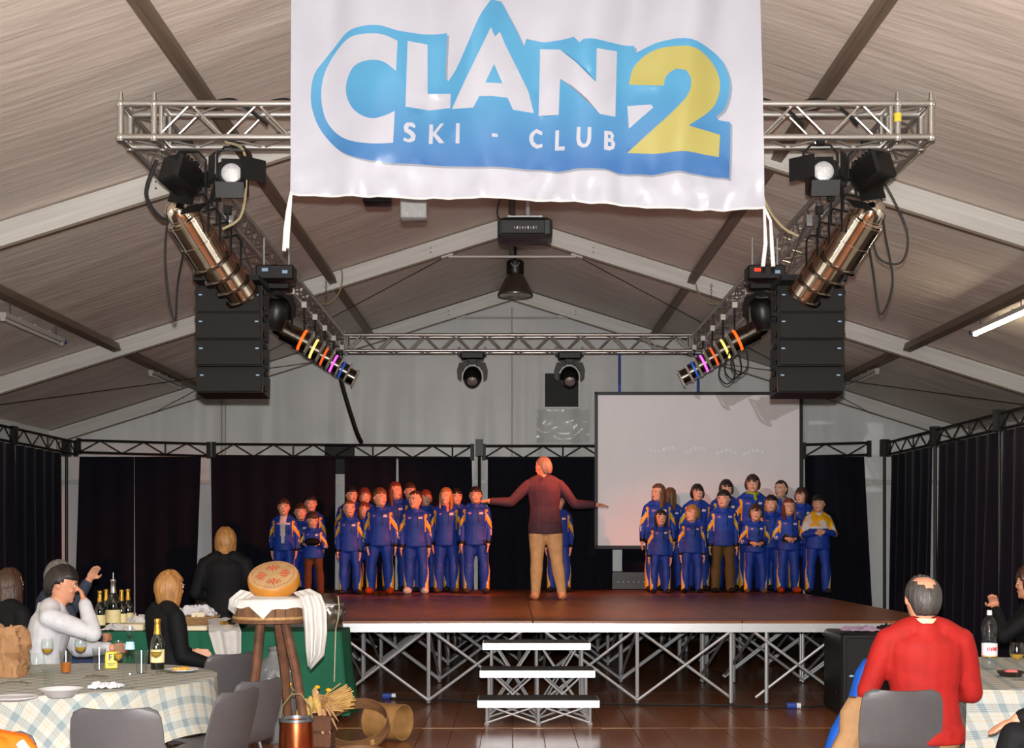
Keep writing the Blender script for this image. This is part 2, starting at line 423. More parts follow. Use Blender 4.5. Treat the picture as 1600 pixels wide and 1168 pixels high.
cb(538, 619, 'dark navy curtain behind the children between two pale slits', taper=(0, .03), seed=4)
cb(622, 737, 'dark navy curtain behind the long-haired blonde girl', taper=(.04, -.05), seed=5)
cb(762, 957, 'dark navy curtain behind the conductor', taper=(.0, 0), seed=6)
cb(972, 1150, 'dark navy curtain below the projection screen', seed=7)
cb(1161, 1256, 'dark navy curtain hidden behind the boys below the screen', seed=8)
cb(1258, 1351, 'dark navy curtain beside the projection screen', taper=(0, -.16), seed=9)
for k, (y0, y1, tp) in enumerate(((20.45, 18.35, (.0, .1)), (18.12, 15.95, (-.05, .12)), (15.7, 13.4, (-.05, .0)), (13.3, 10.9, (0, 0)))):
    curtain((XR, y0), (XR, y1), ['dark curtain at the corner beyond the screen', 'plum-tinted dark curtain in deep folds on the screen-side wall', 'dark curtain on the screen-side wall behind the water bottle', 'dark curtain at the near end of the screen-side wall'][k], m=[CURT, CURTP, CURTP, CURTP][k], taper=tp, amp=.07, seed=11+k)
for k, (y0, y1) in enumerate(((19.85, 17.95), (17.9, 15.4), (15.3, 12.9))):
    curtain((XL, y1), (XL, y0), ['dark curtain at the corner behind the diners', 'plum-tinted dark curtain on the wall behind the diners', 'dark curtain at the near end of the wall behind the diners'][k], m=[CURT, CURTP, CURTP][k], amp=.07, seed=21+k)
# ------------------------------------------------------------------ stage: sixteen 2 x 2 m decks on scissor frames
DECK = mat('deck_plywood', (128,74,36), .36, 0, .22, 2.5, spec=.4, stretch=(1,.4,1))
SZ, SX0, SY0 = .80, -3.8, 12.5
deck_top = MB().bbox((1, .975, -.012), (1.992, 1.942, .024), .003).mesh('deck_panel', DECK, smooth=False)
for j in range(4):
    for i in range(4):
        x0, y0 = SX0+2*i, SY0+1.95*j
        vis = 'in the front row' if j == 0 else ('in the second row' if j == 1 else ('in the third row' if j == 2 else 'in the rearmost row'))
        t = thing('stage_deck', (x0, y0, 0), 'brown stage deck '+vis+', '+('behind the green table', 'on the stool side of the steps', 'on the loudspeaker side of the steps', 'behind the floor loudspeaker')[i], 'stage deck', group='stage decks')
        put('deck_panel', deck_top, t, (0, 0, SZ))
        for yy in (.012, 1.938): slab('edge_profile', (1, yy, SZ-.066), (1.998, .024, .084), ALU, t)
        for xx in (.012, 1.988): slab('edge_profile', (xx, .975, SZ-.066), (.022, 1.90, .084), ALU, t)
        for yy in (.05, 1.90):
            zt = SZ-.11
            for xx in ((.16, 1.0) if i < 2 else (1.0, 1.90) if i == 2 else (.24, 1.0, 1.86)):
                rod('leg', (xx, yy, .01), (xx, yy, zt), .019, ALU, t); rod('foot', (xx, yy, 0), (xx, yy, .012), .032, RUBBER, t)
            rod('brace', (.12, yy-.03, zt), (1.0, yy-.03, .04), .0145, ALU, t)
            rod('brace', (1.88, yy-.03, zt), (1.0, yy-.03, .04), .0145, ALU, t)
            rod('brace', (1.04, yy+.03, zt), (1.90, yy+.03, .06), .0145, ALU, t)
            rod('brace', (.96, yy+.03, zt), (.14, yy+.03, .06), .0145, ALU, t)
        for xx in (.14, 1.0, 1.88):
            rod('depth_brace', (xx, .1, zt), (xx, 1.85, .1), .0145, ALU, t)
# ------------------------------------------------------------------ steps up to the stage
STEPT = mat('step_grip', (38,34,32), .7, 0, .2, 40, bump=.3, bscale=300)
for k, (z, y, w, lb) in enumerate(((.215, 11.12, 1.02, 'lowest aluminium step with crossed legs in front of the stage'), (.425, 11.55, 1.0, 'middle aluminium step with dark tread before the stage'), (.635, 11.97, .97, 'top aluminium step right under the stage edge'))):
    t = thing('stage_step', (.225, y, 0), lb, 'step', group='stage steps')
    slab('tread', (0, .19, z-.012), (w, .36, .024), STEPT, t)
    slab('edge_profile', (0, 0, z-.035), (w+.006, .02, .062), ALU, t); slab('edge_profile', (0, .38, z-.035), (w+.006, .02, .062), ALU, t)
    for s in (-1, 1): slab('edge_profile', (s*w/2, .19, z-.035), (.02, .36, .06), ALU, t)
    for yy in (.03, .35):
        for s in (-1, 0, 1):
            rod('leg', (s*(w/2-.07), yy, .01), (s*(w/2-.07), yy, z-.06), .013, ALU, t)
            rod('foot', (s*(w/2-.07), yy, 0), (s*(w/2-.07), yy, .02), .024, ALU, t)
        for s in (-1, 1):
            a = w/2-.07
            rod('brace', (s*a, yy-.018, .02), (s*.06, yy-.018, z-.07), .009, ALU, t)
            rod('brace', (s*.02, yy-.018, .02), (s*(a-.06), yy-.018, z-.07), .009, ALU, t)
    for s in (-1, 1): rod('side_brace', (s*(w/2-.07), .05, .03), (s*(w/2-.07), .33, z-.07), .009, ALU, t)
# ------------------------------------------------------------------ lighting rig (box trusses, all at one level)
ZT1, ZB1 = 4.705, 4.465
RL0, RL1, RR0, RR1 = -2.81, -2.57, 2.77, 3.01
def box_truss(a, b, w, label, pitch=.24, end0=0., end1=0.):
    """a = lower start corner, along b-a, w = sideways vector of the section; height .24"""
    a, b, w = Vector(a), Vector(b), Vector(w); L = (b-a).length; d = (b-a)/L; up = Vector((0,0,.24))
    t = thing('lighting_truss', a, label, 'truss', group='lighting trusses')
    for o in (Vector(), w, up, w+up): rod('chord', o, o+d*L, .0245, TRUSS, t, n=12)
    n = max(2, int((L-end0-end1)/pitch)); p = (L-end0-end1)/n
    for f0, f1 in ((Vector(), up), (w, w+up), (Vector(), w), (up, w+up)):
        for i in range(n):
            s, e = (f0, f1) if i % 2 == 0 else (f1, f0)
            rod('brace', s+d*(end0+i*p), e+d*(end0+(i+1)*p), .0095, TRUSS, t)
    for k in (.03, L-.03):
        for f0, f1 in ((Vector(), up), (w, w+up), (Vector(), w), (up, w+up)): rod('end_bar', f0+d*k, f1+d*k, .016, TRUSS, t)
    return t
box_truss((RL1+.02, 9.40, ZB1), (RR0-.02, 9.40, ZB1), (0,.24,0), 'front aluminium box truss carrying the spotlights, behind the banner')
box_truss((RL0, 9.66, ZB1), (RL0, 20.02, ZB1), (.24,0,0), 'aluminium side truss above the loudspeaker stack on the bottle-table side')
box_truss((RR0, 9.66, ZB1), (RR0, 20.02, ZB1), (.24,0,0), 'aluminium side truss above the loudspeaker stack on the screen side')
box_truss((RL1+.02, 20.02, ZB1), (RR0-.02, 20.02, ZB1), (0,.24,0), 'rear aluminium box truss carrying two moving heads')
YEL = mat('yellow_tape', (225,205,60), .6, 0, .1, 20)
for x0, y0, lb in ((RL0, 9.40, 'open truss corner cube with four upright pins by the diners'), (RR0, 9.40, 'truss corner cube with yellow tape on one upright'), (RL0, 20.04, 'rear truss corner cube by the amber lanterns away from the screen'), (RR0, 20.04, 'rear truss corner cube above the screen')):
    t = thing('truss_corner', (x0, y0, ZB1), lb, 'truss corner', group='truss corners')
    for x in (0, .24):
        for y in (0, .24):
            rod('upright', (x, y, -.03), (x, y, .27), .0245, TRUSS, t, n=12)
            rod('pin', (x, y, .27), (x, y, .32), .016, TRUSS, t)
            MB().ball((x, y, 0), .033, 10, 6).build('node', TRUSS, t); MB().ball((x, y, .24), .033, 10, 6).build('node', TRUSS, t)
    for z in (0, .24):
        for k in (0, .24):
            rod('crossbar', (0, k, z), (.24, k, z), .0245, TRUSS, t, n=12); rod('crossbar', (k, 0, z), (k, .24, z), .0245, TRUSS, t, n=12)
    if x0 == RR0 and y0 < 10:
        MB().cyl((0, 0, .11), (0, 0, .17), .027, n=12).build('tape_band', YEL, t)
    rod('corner_brace', (0, 0, .0), (.24, .24, 0), .0095, TRUSS, t); rod('corner_brace', (0, .24, .24), (.24, 0, .24), .0095, TRUSS, t)
# hoist chains with pale hanging cable loops from the second arch
CHAINM = mat('chain_steel', (165,165,165), .35, .9, .1, 30)
CABLEY = mat('yellowish_cable', (150,138,105), .6, 0, .15, 20)
def chain(p0, p1, label, link=.05):
    p0, p1 = Vector(p0), Vector(p1); n = int((p1-p0).length/(link*.72)); t = thing('hoist_chain', p1, label, 'chain')
    ring = MB()
    pts = [Vector((.014*math.cos(a), 0, .024*math.sin(a))) for a in [2*PI*i/10 for i in range(11)]]
    ring.path(pts, .0045, 5); me = ring.mesh('chain_link', CHAINM)
    for i in range(n):
        c = p1+(p0-p1)*(i+.5)/n-p1
        put('chain_link', me, t, mw=Matrix.Translation(c) @ (RZ(PI/2*(i % 2))).to_4x4())
for s, x in ((-1, -2.5), (1, 2.68)):
    sd = 'away from the screen' if s < 0 else 'on the screen side'
    chain((x, 17.6, roofz(x)-.10), (x, 17.6, ZT1+.03), 'steel hoist chain between second tent arch and side truss '+sd)
    pts = [Vector((x+.02*s+(-s)*.42*math.sin(a)*.6, 17.5, 4.72+.36-.36*math.cos(a))) for a in [PI*(-.15+1.35*i/16) for i in range(17)]]
    tag(MB().path(pts, .011, 6).build('cable_loop', CABLEY), 'pale cable loop beside the hoist chain '+sd, 'cable')
# ------------------------------------------------------------------ banner
BY = 8.5
def bz(px, py):
    """ripple of the hanging cloth, from metres along the cloth"""
    x = px/240.; y = py/240.
    fade = .35+.65*min(1, max(0, (330-py)/330))
    w = .050*fade*math.sin(x*9.5+1.2*noise.noise(Vector((x*1.1, y*.5, 0))))+.045*fade*noise.noise(Vector((x*5+y*.9, y*.8, 3)))
    w += .022*noise.noise(Vector((x*3.2+y*1.4, y*3.0-x*.6, 9)))
    if py > 225: w += (py-225)/100*.06*noise.noise(Vector((x*9, y*7, 4)))
    return w
def crop1(pts): return [(450+x/3.5395, y/3.5395) for x, y in pts]
def crop2(pts): return [(820+x/3.5395, y/3.5395) for x, y in pts]
OUT = crop1([(1125,5),(1060,110),(1000,240),(930,380),(885,440),(870,420),(880,180),(770,180),(690,180),(600,172),(500,145),(400,152),(325,175),(255,240),(190,320),(140,400),(122,500),(128,590),(165,690),(230,775),(310,845),(400,880),(560,903),(800,910),(1050,922),(1310,930)]) + \
      crop2([(100,935),(200,948),(320,935),(430,935),(520,955),(700,962),(850,950),(1000,970),(1130,985),(1140,860),(1140,670),(1075,660),(1060,640),(1110,590),(1140,480),(1125,390),(1075,300),(980,245),(850,220),(740,232),(650,265),(615,280),(610,238),(450,232),(330,232),(300,250),(270,215),(150,220),(100,222),(20,207)]) + \
      crop1([(1318,205),(1305,250),(1260,150),(1200,40),(1180,5)])
HOLE = crop2([(570,575),(700,572),(712,590),(640,650),(578,705)])
C_ = crop1([(608,232),(520,195),(440,190),(340,205),(270,260),(210,350),(180,450),(180,560),(210,660),(280,740),(370,785),(480,802),(583,795),(592,618),(540,645),(470,660),(400,635),(345,580),(318,500),(330,420),(370,360),(450,338),(530,352),(600,402)])
L_ = crop1([(662,228),(770,236),(770,508),(900,512),(896,592),(780,598),(650,590)])
A_ = crop1([(1122,158),(1145,203),(1172,172),(1200,240),(1270,380),(1330,500)]) + crop2([(50,615)]) + crop1([(1245,608),(1215,545),(1130,538),(1058,540),(1025,602),(905,598),(985,440),(1075,260)])
AH_ = crop1([(1140,360),(1092,466),(1186,466)])
N_ = crop2([(85,260),(195,270),(392,465),(396,278),(512,275),(502,640),(415,635),(195,432),(188,630),(77,630)])
T_ = crop2([(580,455),(600,370),(660,305),(750,265),(850,262),(960,280),(1030,330),(1075,410),(1082,490),(1050,580),(990,640),(900,705),(1083,740),(1077,862),(900,842),(760,845),(568,838),(700,720),(830,610),(900,530),(915,450),(890,400),(835,385),(785,415),(768,470)])
SKI = [crop1(p) for p in ([(705,690),(690,675),(655,678),(641,700),(645,730),(672,745),(682,758),(665,772),(642,762),(639,780),(672,788),(700,775),(706,745),(690,725),(663,710),(672,695),(700,705)],
       [(780,676),(800,676),(800,725),(842,672),(862,675),(818,728),(865,785),(836,786),(800,740),(798,788),(777,788)],
       [(930,680),(950,684),(948,793),(926,790)],
       [(1128,743),(1160,745),(1160,763),(1128,762)])]
CLUB = [crop2(p) for p in ([(98,718),(65,702),(32,730),(25,765),(40,800),(68,815),(98,805),(98,785),(70,793),(50,775),(48,750),(62,725),(96,738)],
        [(170,714),(190,714),(188,805),(222,808),(220,830),(167,828)],
        [(288,706),(308,708),(306,775),(318,798),(335,798),(344,775),(347,708),(367,708),(364,785),(345,815),(318,820),(292,805),(285,775)],
        [(440,722),(480,724),(495,745),(488,768),(502,790),(495,818),(470,830),(438,826)])]
BH = [crop2(p) for p in ([(460,742),(475,744),(476,760),(460,762)], [(460,782),(478,784),(480,804),(460,806)])]
def inside(p, poly):
    c = False; n = len(poly); x, y = p
    for i in range(n):
        x1, y1 = poly[i]; x2, y2 = poly[i-1]
        if (y1 > y) != (y2 > y) and x < (x2-x1)*(y-y1)/(y2-y1)+x1: c = not c
    return c
def shade(poly, dx, dy): return [(x+dx, y+dy) for x, y in poly]
def smooth_poly(p, n=4):
    out = []; N = len(p); T = []
    for i in range(N):
        a, b, c = Vector(p[i-1]), Vector(p[i]), Vector(p[(i+1) % N]); u, v = b-a, c-b
        sharp = u.length < .1 or v.length < .1 or u.angle(v) > .75
        T.append(None if sharp else (c-a).normalized())
    for i in range(N):
        a, b = Vector(p[i]), Vector(p[(i+1) % N]); L = (b-a).length; d = (b-a)/max(L, 1e-6)
        ta = (T[i] or d)*L; tb = (T[(i+1) % N] or d)*L
        k = 1 if (T[i] is None and T[(i+1) % N] is None) else n
        for j in range(k):
            t = j/k; h = (2*t**3-3*t*t+1)*a+(t**3-2*t*t+t)*ta+(-2*t**3+3*t*t)*b+(t**3-t*t)*tb
            out.append((h.x, h.y))
    return out
OUT, C_, T_ = smooth_poly(OUT), smooth_poly(C_), smooth_poly(T_)
SKI = [smooth_poly(q, 3) if i == 0 else q for i, q in enumerate(SKI)]; CLUB = [smooth_poly(q, 3) if i in (0, 2) else q for i, q in enumerate(CLUB)]
SHADOW = shade(OUT, 3.2, 3.6)
top_y = -14
def bot(px): 
    u = (px-455)/740
    return 302+24*u+3.5*math.sin(u*9+.5)-3*math.sin(PI*min(1, u*4))*(u < .25)
def left(py): return 456-2*(py/310)
def right(py): return 1188+7*(max(py, 0)/320)**1.5
verts = []; edges = []
def addpoly(poly):
    o = len(verts)
    for p in poly: verts.append(Vector(p))
    for i in range(len(poly)): edges.append((o+i, o+(i+1) % len(poly)))
border = [(left(y), y) for y in range(-14, 300, 12)]+[(left(302)+(right(325)-left(302))*i/60, bot(left(302)+(right(325)-left(302))*i/60)) for i in range(61)]+[(right(y), y) for y in range(318, -15, -12)]+[(1188-732*i/60, -14) for i in range(1, 60)]
addpoly(border)
for q in [OUT, HOLE, C_, L_, A_, AH_, N_, T_, SHADOW]+SKI+CLUB+BH: addpoly(q)
for i in range(62):
    for j in range(30):
        p = (462+11.85*i+(j % 2)*4, -8+11*j)
        if inside(p, border): verts.append(Vector(p))
r = geometry.delaunay_2d_cdt(verts, edges, [], 0, 1e-4)
vs2, fs2 = r[0], r[2]
def region(p):
    if any(inside(p, b) for b in BH): return 1
    if any(inside(p, s) for s in SKI+CLUB): return 2
    if inside(p, T_): return 3
    if inside(p, AH_): return 1
    if inside(p, C_) or inside(p, L_) or inside(p, A_) or inside(p, N_): return 2
    if inside(p, HOLE): return 0
    if inside(p, OUT): return 1
    if inside(p, SHADOW): return 4
    return 0
mb = MB()
for p in vs2:
    w = P(p.x, p.y, BY); mb.v.append((w.x, BY+bz(p.x, p.y), w.z))
for f in fs2:
    c = sum((vs2[i] for i in f), Vector((0,0)))/len(f)
    if inside((c.x, c.y), border): mb.f.append(tuple(f)); mb.m.append(region((c.x, c.y)))
def bannermat(name, rgb, rgb2=None):
    m = mat(name, rgb, .33, 0, .03, 3, spec=.5)
    nt = m.node_tree; N = nt.nodes; L = nt.links
    if rgb2:
        tc = N.new('ShaderNodeTexCoord'); sp = N.new('ShaderNodeSeparateXYZ'); L.new(tc.outputs['Object'], sp.inputs[0])
        mr = N.new('ShaderNodeMapRange'); mr.inputs['From Min'].default_value = ZZ(255, BY); mr.inputs['From Max'].default_value = ZZ(130, BY)
        L.new(sp.outputs['Z'], mr.inputs['Value'])
        mx = N.new('ShaderNodeMix'); mx.data_type = 'RGBA'; mx.inputs[6].default_value = (*lin(rgb2), 1); mx.inputs[7].default_value = (*lin(rgb), 1)
        L.new(mr.outputs[0], mx.inputs[0]); L.new(mx.outputs[2], N['Principled BSDF'].inputs['Base Color'])
    return m
bn = mb.build('banner', [bannermat('banner_white', (172,175,186)), bannermat('banner_blue', (74,144,184), (54,103,160)), bannermat('banner_letter_white', (172,175,186)), bannermat('banner_yellow', (164,157,88)), bannermat('banner_print_shadow', (130,138,150))])
for p in bn.data.polygons: p.use_smooth = True
tag(bn, 'white fabric banner reading CLAN2 SKI - CLUB with blue and yellow logo', 'banner')
HEM = mat('banner_hem', (205,205,206), .5, 0, .04, 20)
hem = []
for i in range(61):
    x = left(302)+(right(325)-left(302))*i/60; y = bot(x); w = P(x, y, BY); hem.append((w.x, BY+bz(x, y), w.z))
MB().path(hem, .008, 6).build('hem', HEM, bn)
for sx, p0, tails in ((0, (455, 300), [(449,330),(446,360),(444,392)]), (1, (1194, 324), [(1195,350),(1196,380),(1192,416)]), (1, (1194, 324), [(1204,345),(1206,385),(1208,416)]), (0, (455, 300), [(453,335),(450,365),(449,388)])):
    w = [P(*p0, BY-.01)]+[P(x, y, BY-.01-.01*i) for i, (x, y) in enumerate(tails)]
    pts = [w[0].lerp(w[1], .5*k) for k in range(2)]+w[1:]
    MB().path(pts, [.010]*3+[.014]*(len(pts)-3), 6).build('tie_cord', HEM, bn)
for k in range(9):
    x = 470+88*k; w = P(x, -14, BY)
    rod('hanging_line', (w.x, BY+bz(x, -14), w.z-.02), (w.x, BY+.1, roofz(w.x)-.02), .003, HEM, bn)
# ------------------------------------------------------------------ line-array loudspeakers
GRILLE = mat('speaker_grille', (9,9,10), .6, .2, .2, 60, bump=.25, bscale=500)
BADGE = mat('badge_blue_white', (150,185,215), .4, 0, .1, 20)
HAZE = None
def line_array(cx, Y, side, label):
    t = thing('line_array', (cx, Y, 2.86), label, 'loudspeaker', group='line array loudspeakers')
    z = 1.0; ang = 0.; y = 0.
    W = .60
    slab('fly_bar', (0, .12, 1.045), (W*.98, .5, .05), BLACKM, t); slab('fly_bar_rail', (0, .05, 1.10), (.07, .62, .06), BLACKM, t)
    for k in range(4):
        h = .248
        rot = RX(-ang)
        c = Vector((0, y+.18, z-h/2))
        b = MB(); hw = W/2
        b.prism([(-.18, -h/2+.004), (.16, -h/2+.03), (.16, h/2-.03), (-.18, h/2-.004)], -hw, hw, 'x')
        b.v = [tuple(rot @ Vector(v)+c) for v in b.v]
        o = b.build('cabinet', BLACKP, t, angle=25)
        g = MB(); g.bbox((0, -.186, 0), (W*.965, .014, h*.93), .005); g.v = [tuple(rot @ Vector(v)+c) for v in g.v]; g.build('grille', GRILLE, o)
        for s in (-1, 1):
            d = MB(); d.bbox((s*W*.42, -.196, .035), (.032, .006, .014), .002); d.v = [tuple(rot @ Vector(v)+c) for v in d.v]; d.build('badge', BADGE, o)
            for zz in (-.07, .07):
                e = MB().bbox((s*(hw+.012), -.1, zz), (.024, .03, .05), .006)
                e.v = [tuple(rot @ Vector(v)+c) for v in e.v]; e.build('rigging_link', BLACKM, o)
        z -= h*math.cos(ang); y += h*math.sin(ang)+.004; ang += .05
    for s in (-1, 1): rod('lifting_wire', (s*.2, .1, 1.12), (s*.02, .1, 1.60), .006, WIRE, t)
    slab('hoist_hook', (0, .1, 1.60), (.05, .05, .1), CHAINM, t)
line_array(XX(363, 11.9), 11.75, -1, 'black line-array loudspeaker stack of four cabinets hung on the bottle-table side')
line_array(XX(1262, 11.9), 11.75, 1, 'black line-array loudspeaker stack of four cabinets hung near the screen side')
# ------------------------------------------------------------------ PAR cans
GEL = {}
def gel(n, rgb, s): 
    if n not in GEL: GEL[n] = mat('gel_'+n, rgb, .4, 0, .05, 20, emis=rgb, estr=s)
    return GEL[n]
DARKCH = mat('dark_chrome', (120,112,102), .2, 1., .2, 12)
def par_can(loc, d, label, group, m=CHROME, g=None, gf=.0, sc=1., hang=None, tape=None):
    """PAR lantern: rear bell, cylinder, flared gel frame, yoke and clamp; d = beam direction"""
    t = thing('par_can', loc, label, 'stage light', group=group)
    R = dirrot(d)
    tr = lambda mb: (setattr(mb, 'v', [tuple(R @ (Vector(v)*sc)) for v in mb.v]), mb)[1]
    tr(MB().lathe([(0,-.24),(.03,-.238),(.055,-.225),(.075,-.20),(.083,-.17),(.083,-.13),(.088,-.128),(.088,-.118),(.083,-.116)], 22)).build('rear_bell', m, t)
    can = tr(MB().lathe([(.084,-.12),(.108,-.112),(.108,-.10),(.112,-.098),(.112,-.088),(.108,-.086),(.108,.04),(.113,.042),(.113,.052),(.108,.054),(.108,.19),(.103,.19),(.103,-.05),(.0,-.06)], 26)).build('can', m, t)
    fr = MB()
    if m is CHROME: fr.lathe([(.109,.188),(.124,.190),(.124,.206),(.106,.208),(.104,.19)], 26)
    else:
        fr.loft([[Vector((sx*k, sy*k, z)) for sx, sy in ((-1,-1),(1,-1),(1,1),(-1,1))] for k, z in ((.106,.195),(.126,.195),(.126,.215),(.106,.215),(.106,.195))], cap=False)
    tr(fr).build('gel_frame', DARKCH, t)
    tr(MB().ball((0, 0, -.02), (.095, .095, .03), 18, 6)).build('lamp_lens', mat('lamp_lens', (250,235,200), .15, 0, .05, 20, emis=(255,190,90), estr=1.2), can)
    if g:
        tr(MB().lathe([(.1125, gf-.015),(.122, gf-.008),(.122, gf+.008),(.1125, gf+.015)], 26)).build('glowing_gel_ring', gel(*g), t)
    # yoke
    side = Vector((d[1], -d[0], 0)); side = side.normalized() if side.length > .01 else Vector((1,0,0))
    up = Vector((0, 0, .23*sc))
    yk = [side*.128*sc, side*.128*sc+up*.8, side*.09*sc+up, -side*.09*sc+up, -side*.128*sc+up*.8, -side*.128*sc]
    MB().path(yk, .007*sc, 6).build('yoke', BLACKM, t)
    if hang:
        rod('hanger', up, (0, 0, hang-.0), .012, BLACKM, t); slab('clamp', (0, 0, hang), (.06, .05, .07), tape or BLACKM, t)
    return t
for k in range(4):
    Yk = 10.12+.40*k
    for s, x in ((-1, -2.46), (1, 2.66)):
        sd = 'bottle-table' if s < 0 else 'screen'
        par_can((x-.0*s, Yk, 3.93-.012*k), (-s*.36, .50, -.66), 'chrome PAR lantern, '+('first', 'second', 'third', 'last')[k]+' from the front truss, under the %s side truss' % sd, 'chrome PAR cluster, %s side' % sd, hang=.53, sc=1.3)
gels = [('orange', (255,80,20), 2.2), ('yellow', (250,225,120), 1.0), ('amber', (225,95,40), .8), ('magenta', (235,90,215), 1.3), ('blue', (40,90,190), .5), None]
WTAPE = mat('clamp_label_white', (215,215,210), .6, 0, .1, 20)
for k in range(6):
    for s, x in ((-1, -2.52), (1, 2.70)):
        Yk = 15.0+.88*k; g = gels[k]; sd = 'away from the screen' if s < 0 else 'above the screen'
        lb = ('PAR lantern glowing %s in the row %s' % (g[0], sd)) if g else 'unlit PAR lantern at the rear end of the row '+sd
        par_can((x, Yk, 3.92+.028*k), (-s*.80, .12, -.40), lb, None, m=DARKCH, g=g, gf=.12, hang=.50-.028*k, tape=WTAPE, sc=1.05)
# emissive faces that look like the burning lamps inside the two nearest cans are the lens parts above
# loose black cables drooping around the clusters
def cable(pts, r, label, m=RUBBER):
    q = [Vector(p) for p in pts]; out = []
    for i in range(len(q)-1):
        p0, p1, p2, p3 = q[max(0,i-1)], q[i], q[i+1], q[min(len(q)-1,i+2)]
        for k in range(8):
            t = k/8; out.append(.5*((2*p1)+(p2-p0)*t+(2*p0-5*p1+4*p2-p3)*t*t+(3*p1-p0-3*p2+p3)*t**3))
    out.append(q[-1])
    return tag(MB().path(out, r, 6).build('cable', m), label, 'cable')
cable([(-2.70,9.95,4.46),(-2.78,9.95,4.2),(-2.66,9.98,4.02),(-2.52,10.0,4.1),(-2.46,10.02,4.42)], .016, 'thick black cable loop beside the chrome lanterns, bottle-table side')
cable([(-2.62,10.2,4.46),(-2.70,10.2,3.9),(-2.69,10.25,3.5),(-2.65,10.3,3.3),(-2.63,10.3,3.6),(-2.58,10.4,4.0)], .009, 'thin black cable hanging beside chrome lanterns, bottle-table side')
cable([(2.86,10.2,4.46),(2.90,10.2,4.0),(2.98,10.25,3.6),(2.90,10.3,3.35),(2.84,10.3,3.7),(2.80,10.4,4.1)], .009, 'thin black cable hanging beside chrome lanterns, screen side')
cable([(2.88,10.2,4.4),(3.08,10.22,4.0),(3.05,10.25,3.75),(2.88,10.3,3.8),(2.82,10.3,4.1)], .008, 'black cable loop hanging off the chrome lanterns, screen side')
cable([(-2.64,19.84,4.43),(-2.60,19.9,4.0),(-2.42,20.2,3.3),(-2.36,20.5,3.10)], .035, 'thick black cable bundle dropping from the rig to the curtain truss')
for k in range(3): cable([(2.72,15.3+.45*k,3.86),(2.76,15.3+.45*k,3.62),(2.66,15.3+.45*k,3.50),(2.56,15.3+.45*k,3.62),(2.62,15.3+.45*k,3.86)], .009, 'small black cable loop under the coloured lantern row above the screen', RUBBER)['group'] = 'cable loops under the coloured row'
cable([(1.72,9.5,4.46),(1.78,9.5,4.2),(1.86,9.5,3.98),(1.97,9.5,3.84),(2.08,9.5,3.78)], .010, 'pale cable drooping beside the spotlight near the banner, screen side', CABLEY)
cable([(-2.08,9.5,4.46),(-1.95,9.5,4.40),(-1.93,9.5,4.15),(-1.97,9.5,3.92),(-2.1,9.5,3.83)], .010, 'pale cable drooping beside the spotlight near the banner, diners side', CABLEY)
for i in range(4):
    x0 = (-2.2, -1.8, 1.7, 2.1)[i]
    cable([(x0, 9.55, 4.76), (x0+.15, 9.6, 4.80), (x0+.3, 9.5, 4.69), (x0+.42, 9.55, 4.60)], .014, 'black cable lying in the front truss', RUBBER)['group'] = 'cables in the front truss'
# ------------------------------------------------------------------ spotlights with barn doors
LENS = mat('fresnel_lens', (235,235,238), .12, .35, .1, 30, bump=.2, bscale=60)
def fresnel(loc, yaw, pitch, label, hang, flip=1):
    t = thing('fresnel_spotlight', loc, label, 'stage light')
    R = RZ(yaw) @ RX(pitch)
    tr = lambda mb: (setattr(mb, 'v', [tuple(R @ Vector(v)) for v in mb.v]), mb)[1]
    tr(MB().bbox((0, .07, 0), (.20, .24, .21), .02)).build('housing', BLACKP, t)
    tr(MB().lathe([(.0,-.05),(.07,-.055),(.085,-.05),(.095,-.05),(.095,-.08),(.082,-.08),(.075,-.06)], 24, rot=RX(PI/2) @ RX(PI))).build('lens_ring', BLACKM, t)
    tr(MB().ball((0, -.058, 0), (.074, .018, .074), 22, 10)).build('lens', LENS, t)
    for nm, c, dd, rr in (('barn_door', (.165*flip, -.13, .0), (.19, .006, .17), RZ(flip*.5)), ('barn_door', (-.125*flip, -.16, 0), (.10, .006, .19), RZ(-flip*1.0)), ('barn_door', (0, -.13, -.155), (.20, .006, .11), RX(.45)), ('barn_door', (0, -.16, .125), (.21, .006, .10), RX(-1.2))):
        tr(MB().box(c, dd, rr)).build(nm, BLACKM, t)
    fins = MB()
    for k in range(5): fins.box((0, .07+.035*(k-2), .115), (.16, .012, .03))
    tr(fins).build('cooling_fins', BLACKM, t)
    MB().path([(-.125, .06, 0), (-.125, .06, .17), (-.07, .06, .23), (.07, .06, .23), (.125, .06, .17), (.125, .06, 0)], .009, 6).build('yoke', BLACKM, t)
    rod('hanger', (0, .06, .23), (0, .06, hang), .012, BLACKM, t); slab('clamp', (0, .06, hang), (.05, .07, .08), BLACKM, t)
    return t
fresnel(P(363, 275, 9.5), .08, -.12, 'black spotlight with open barn doors and bright lens on the diners side', .27)
fresnel(P(1285, 272, 9.5), -.08, -.12, 'black spotlight with open barn doors and bright lens on the screen side', .27, -1)
fresnel(P(292, 282, 9.62), 2.6, .35, 'black spotlight turned towards the stage on the diners side', .27)
fresnel(P(1355, 276, 9.62), -2.6, .35, 'black spotlight turned towards the stage on the screen side', .27, -1)
